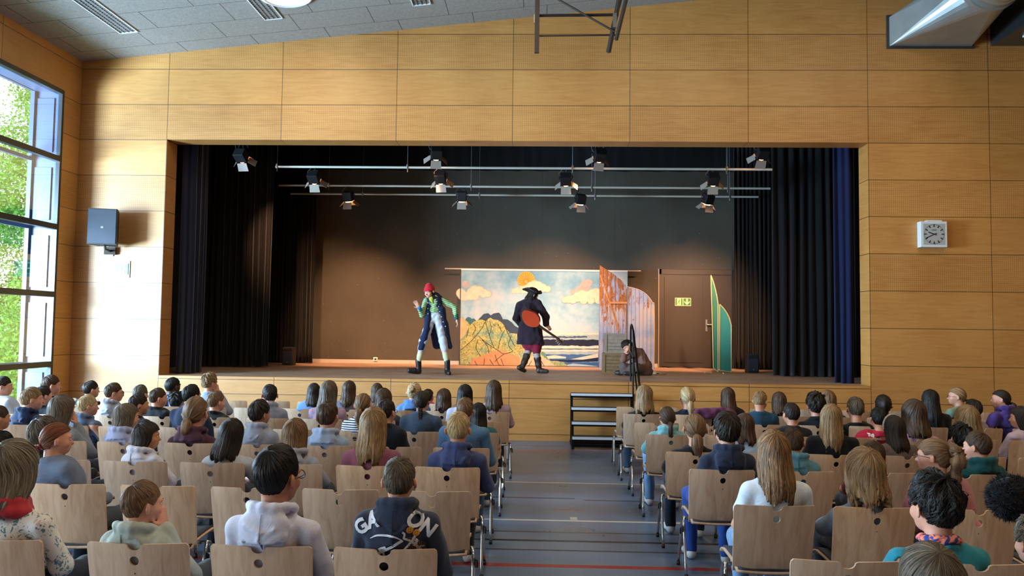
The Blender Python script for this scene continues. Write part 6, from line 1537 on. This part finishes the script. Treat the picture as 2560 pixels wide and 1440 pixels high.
# coat: two front panels and a back panel hanging open
nc = cloth('1B2442'); F = Field(.010)
F.ell(ch+np.array((0, .015, 0)), (.168, .122, .215), None, .03); F.cap(N+np.array((-.03, .02, -.03)), SL+np.array((0, .01, .0)), .068, .066, .03); F.cap(N+np.array((.03, .02, -.03)), SR+np.array((0, .01, 0)), .068, .066, .03)
F.chain([J(290, 400, -.03), J(285, 560, -.07), J(272, 700, -.11), J(232, 830, -.13), J(190, 985, -.12)], [.075, .062, .060, .062, .058], .02)
F.chain([J(470, 430, .02), J(500, 640, .03), J(545, 800, .05), J(610, 960, .06)], [.095, .085, .065, .045], .03)
F.chain([J(385, 430, .08), J(390, 700, .12), J(420, 930, .16)], [.12, .11, .09], .04); F.chain([J(520, 640, .06), J(560, 900, .12)], [.09, .08], .03)
F.ell(J(388, 520, -.20), (.060, .155, .22), None, .010, sub=True); F.ell(J(405, 760, -.14), (.100, .175, .24), None, .015, sub=True); F.ell(J(362, 345, -.17), (.050, .12, .16), None, .01, sub=True); F.ell(J(370, 945, -.12), (.115, .17, .18), None, .015, sub=True)
F.build('long_coat', nc, root, wrinkle(.004, 26, 7), clipz=J(400, 1010)[2])
b = MB()
for zx, zy in ((288, 330), (288, 412), (290, 487), (298, 632), (418, 308), (443, 382), (457, 457), (484, 530), (508, 603), (541, 668)):
    p = J(zx, zy, -.125 if zy < 560 else -.09); b.ell(p, (.0125, .010, .0125), None, 10, 6)
b.build('coat_buttons', mat('pewter', 'B9BBC0', .3, .7), root, True)
# ---- person in the tricorne with the guitar
Y2 = 2.2; root = thing('person', 'person on stage in black tricorne and dark coat, walking right with back turned', 'person', (6.35, Y2, ST)); O = np.array((6.35, Y2, ST))
J = lambda zx, zy, dy=0.: at(1270+zx/5.76, 700+zy/5.76, 1, Y2+dy)-O
H = J(362, 205, .02); s = 1.02; M = frameM(62, -20, 8); N = J(330, 290, .0)
SL, SR = J(170, 365, .0), J(430, 335, .0); EL, ER = J(118, 550, .02), J(548, 540, -.03); WL, WR = J(178, 640, .14), J(548, 655, -.06)
HL, HR = J(260, 760), J(400, 760); KL, KR = J(300, 1010, .06), J(412, 1040, .02); AL, AR = J(212, 1240, -.12), J(448, 1280, .06)
ch = J(305, 480, .0)
B_ = Field(.0075); head_blobs(B_, H, M, s); B_.cap(H+np.array((-.01, -.01, -.05)), N, .052, .056); B_.ell(ch, (.15, .10, .20), None, .03); B_.ell((HL+HR)/2, (.14, .10, .13), None, .03)
B_.cap(N, SL, .05, .045, .03); B_.cap(N, SR, .05, .045, .03); B_.chain([SL, EL, WL], [.046, .036, .026]); B_.chain([SR, ER, WR], [.046, .036, .026])
for h_, k_, a_ in ((HL, KL, AL), (HR, KR, AR)): B_.chain([h_, k_, k_*.55+a_*.45, a_], [.08, .058, .054, .036], .03)
fingers(B_, WR, J(590, 690, -.10)-WR, 1, 1.05, 1.1, .2, palmn=(.3, -.6, .5)); fingers(B_, WL, (.02, .08, -.05), -1, 1., .7)
B_.build('body', skin('l'), root); face_parts(root, H, M, s)
hb, ub, fb, _ = hair_build('bob', s, .13, 4, True, .9); arr_obj('hair', [(hb, ub, fb)], hair_mat(*HC['dark']), root, M, H)
F = Field(.008); hc_ = J(360, 165, .02); Mh = frameM(40, -8, 10); F.ell(hc_+np.array((0, 0, .015)), (.105, .115, .07), Mh, .02)
pts = [hc_+Mh@np.array((math.sin(t)*(.175+.03*math.cos(3*t)), math.cos(t)*(.175+.03*math.cos(3*t)), -.005+.045*(.5-.5*math.cos(3*t)))) for t in np.linspace(0, 2*PI, 31)]
for i in range(30): F.cap(pts[i], pts[i+1], .011, .011, .01); F.cap(pts[i], hc_+(pts[i]-hc_)*.5-np.array((0, 0, .015)), .011, .018, .02)
F.build('tricorne_hat', mat('black_felt', '15161A', .55), root)
dc = cloth('2A1F2A'); F = Field(.010); F.ell(ch, (.185, .125, .235), None, .04); F.cap(N, SL, .075, .072, .04); F.cap(N, SR, .075, .072, .04); F.ell(J(310, 700, 0), (.19, .14, .22), None, .05)
for S_, E_, W_ in ((SL, EL, WL), (SR, ER, WR)): F.chain([S_, E_, E_*.12+W_*.88], [.078, .072, .058], .02)
F.chain([J(240, 700), J(215, 940, -.02)], [.13, .125], .04); F.chain([J(390, 700), J(420, 900, .0)], [.13, .14], .04); F.cap(J(320, 700, -.03), J(320, 900, -.05), .12, .12, .05); ring(F, N+np.array((0, .0, .03)), .075, .07, .028)
F.build('long_coat', dc, root, wrinkle(.0045, 24, 8), clipz=J(300, 925)[2])
F = Field(.009); F.ell(J(340, 880, 0), (.15, .11, .14), None, .04)
for h_, k_, c_ in ((HL, KL, 0), (HR, KR, 0)): F.cap(h_*.4+k_*.6, k_+np.array((0, 0, .03)), .125, .088, .03)
F.build('breeches', cloth('7A1C34'), root, wrinkle(.006, 40, 4))
sk = NT('striped_sock', rough=.85); sk.color(sk.mix(sk.line(sk.xyz()[2], .026, .007, 0), '6A4A58', 'C9C4C4'))
F = Field(.009)
for k_, a_ in ((KL, AL), (KR, AR)): F.cap(k_, k_*.62+a_*.38, .068, .062, .02)
F.build('striped_socks', sk.m, root)
for k_, a_, toe, nm in ((KL, AL, J(245, 1345, .06), 0), (KR, AR, J(560, 1300, .02), 1)):
    F = Field(.008); bt_ = k_*.62+a_*.38; F.chain([bt_, bt_*.4+a_*.6, a_], [.064, .060, .046], .02); F.cap(bt_, bt_*.93+a_*.07, .072, .068, .01)
    if nm: hl = a_+np.array((-.01, 0, -.045)); hl[2] = .05; toe = np.array(toe); toe[2] = .042
    else: hl = J(165, 1262, -.14); toe = np.array(J(235, 1330, -.02)); toe[2] = .05
    F.cap(a_, hl, .050, .046, .02); F.chain([hl, (hl+toe)/2, toe], [.046, .046, .040], .02)
    V, Fc = F.arrays(wrinkle(.002, 50, 6)); V[:, 2] = np.maximum(V[:, 2], .002); obj('boot', newmesh('boot', V, Fc, True), mat('brown_leather', '2E2420', .5, var=.2), root)
b = MB(); b.tube([J(240, 330, -.16), J(262, 400, -.17), J(300, 440, -.19)], .018, 6); b.build('strap', cloth('2A2A1E'), root)
# guitar slung on the back
gt = thing('guitar', 'red-brown acoustic guitar slung on the walking person\'s back', 'guitar', tuple(np.array(J(340, 560, -.24))+O))
p0, p1 = J(290, 500, -.24), J(470, 670, -.22); ax = (p1-p0)/np.linalg.norm(p1-p0); nrm = np.array((-.45, -.85, .1)); nrm -= ax*(nrm@ax); nrm /= np.linalg.norm(nrm); sd = np.cross(nrm, ax); c0 = J(340, 560, -.24)
ol = [(math.cos(t)*.205-.02*math.cos(2*t), math.sin(t)*(.125-.022*math.cos(t)-.020*math.cos(2*t+.4))) for t in np.linspace(0, 2*PI, 41)[:-1]]
a = MB(); a.slab(ol, [], .1, step=.05, fn=lambda u, v, t: (u[..., None]*ax+v[..., None]*sd*1.0+(t[..., None]*.10-.05)*(-nrm)))
a.build('body', mat('guitar_red', 'A83A1E', .22, coat=.6, var=.08), gt, 'auto')
a = MB(); a.slab(ol, [], .1, fn=lambda u, v, t: (u[..., None]*ax*1.015+v[..., None]*sd*1.015+(-.053-t[..., None]*.006)*nrm)); a.build('binding', mat('guitar_dark', '3A1410', .3), gt, 'auto')
q0 = ax*.19; q1 = J(700, 830, -.10)-c0; q2 = J(745, 880, -.08)-c0
a = MB(); a.tube([q0, q1], [.026, .021], 8); a.build('neck', mat('guitar_neck', '4A2C20', .4), gt, 'auto')
dh = (q2-q1)/np.linalg.norm(q2-q1); sh_ = np.cross(dh, (0, 1, 0)); a = MB(); a.tube([q1, q1+dh*.04, q2+dh*.05], [.02, .032, .034], 6); a.build('headstock', mat('guitar_neck', '4A2C20'), gt, 'auto')
a = MB()
for k in range(3):
    for sx in (-1, 1): p = q1+dh*(.05+.04*k); a.tube([p, p+sh_*sx*.055], .006, 6); a.ell(p+sh_*sx*.06, (.009, .009, .009))
a.build('tuning_pegs', mat('silver', 'B9BEC4'), gt, True)
# ---- sitting person
Y3 = 2.05; root = thing('person', 'person in brown clothes sitting cross-legged on stage with head on one hand', 'person', (8.33, Y3, ST)); O = np.array((8.33, Y3, ST))
J = lambda zx, zy, dy=0.: at(1400+zx/6.547, 780+zy/6.547, 1, Y3+dy)-O
H = J(1105, 560, -.14); s = .98; M = frameM(-128, -34, 34); N = J(1205, 640, -.02)
SL, SR = J(1200, 690, -.12), J(1330, 650, .14); EL, ER = J(1030, 790, -.20), J(1230, 860, .0); WL, WR = J(1052, 690, -.22), J(1120, 880, -.16)
HP = J(1370, 950, .04); KL, KR = J(1040, 900, -.20), J(1250, 900, -.30); AL, AR = J(1190, 1000, -.26), J(1010, 985, -.16)
B_ = Field(.0075); head_blobs(B_, H, M, s); B_.cap(H+(N-H)*.4, N, .05, .055); ch = J(1310, 770, .02); B_.ell(ch, (.12, .13, .18), frameM(0, 0, -18), .03); B_.ell(HP, (.14, .14, .10), None, .03)
B_.cap(N, SL, .05, .045, .03); B_.cap(N, SR, .05, .045, .03); B_.chain([SL, EL, WL], [.044, .035, .025]); B_.chain([SR, ER, WR], [.044, .035, .025]); B_.chain([HP, KL, AL], [.085, .06, .04], .03); B_.chain([HP, KR, AR], [.085, .06, .04], .03)
fingers(B_, WL, H+M@np.array((-.05, .05, -.03))-WL, -1, .95, .9, .2, palmn=(-.6, -.6, 0)); fingers(B_, WR, (-.06, -.05, -.04), 1, .95, .6)
B_.build('body', skin('l'), root); face_parts(root, H, M, s, closed=True)
hb, ub, fb, _ = hair_build('messy', s, .1, 4, True, 1.1); arr_obj('hair', [(hb, ub, fb)], hair_mat(*HC['dark']), root, M, H)
F = Field(.009); F.ell(ch, (.145, .155, .20), frameM(0, 0, -18), .04); F.ell(J(1370, 880, .03), (.16, .17, .15), None, .05); F.cap(N, SL, .062, .060, .03); F.cap(N, SR, .07, .066, .03); F.chain([SL, EL, EL*.1+WL*.9], [.066, .054, .042], .02); F.chain([SR, ER, WR], [.066, .056, .042], .02); F.cap(ch, N, .12, .06, .04)
F.build('brown_shirt', cloth('77584E'), root, wrinkle(.006, 34, 3))
F = Field(.009); F.ell(HP+np.array((.02, 0, -.02)), (.165, .165, .11), None, .03); F.chain([HP, KL, AL], [.10, .078, .055], .03); F.chain([HP, KR, AR], [.10, .078, .055], .03)
V, Fc = F.arrays(wrinkle(.005, 40, 5)); V[:, 2] = np.maximum(V[:, 2], .003); obj('trousers', newmesh('trousers', V, Fc, True), cloth('5C4F4E'), root)
for a_, d_ in ((AL, (-.14, -.03, 0)), (AR, (-.10, .02, 0))):
    F = Field(.008); a_ = a_.copy(); a_[2] = .05; t_ = a_+np.array(d_); F.chain([a_, (a_+t_)/2, t_], [.046, .045, .038], .02); V, Fc = F.arrays(); V[:, 2] = np.maximum(V[:, 2], .002); obj('shoe', newmesh('shoe', V, Fc, True), mat('brown_leather', '2E2420'), root)
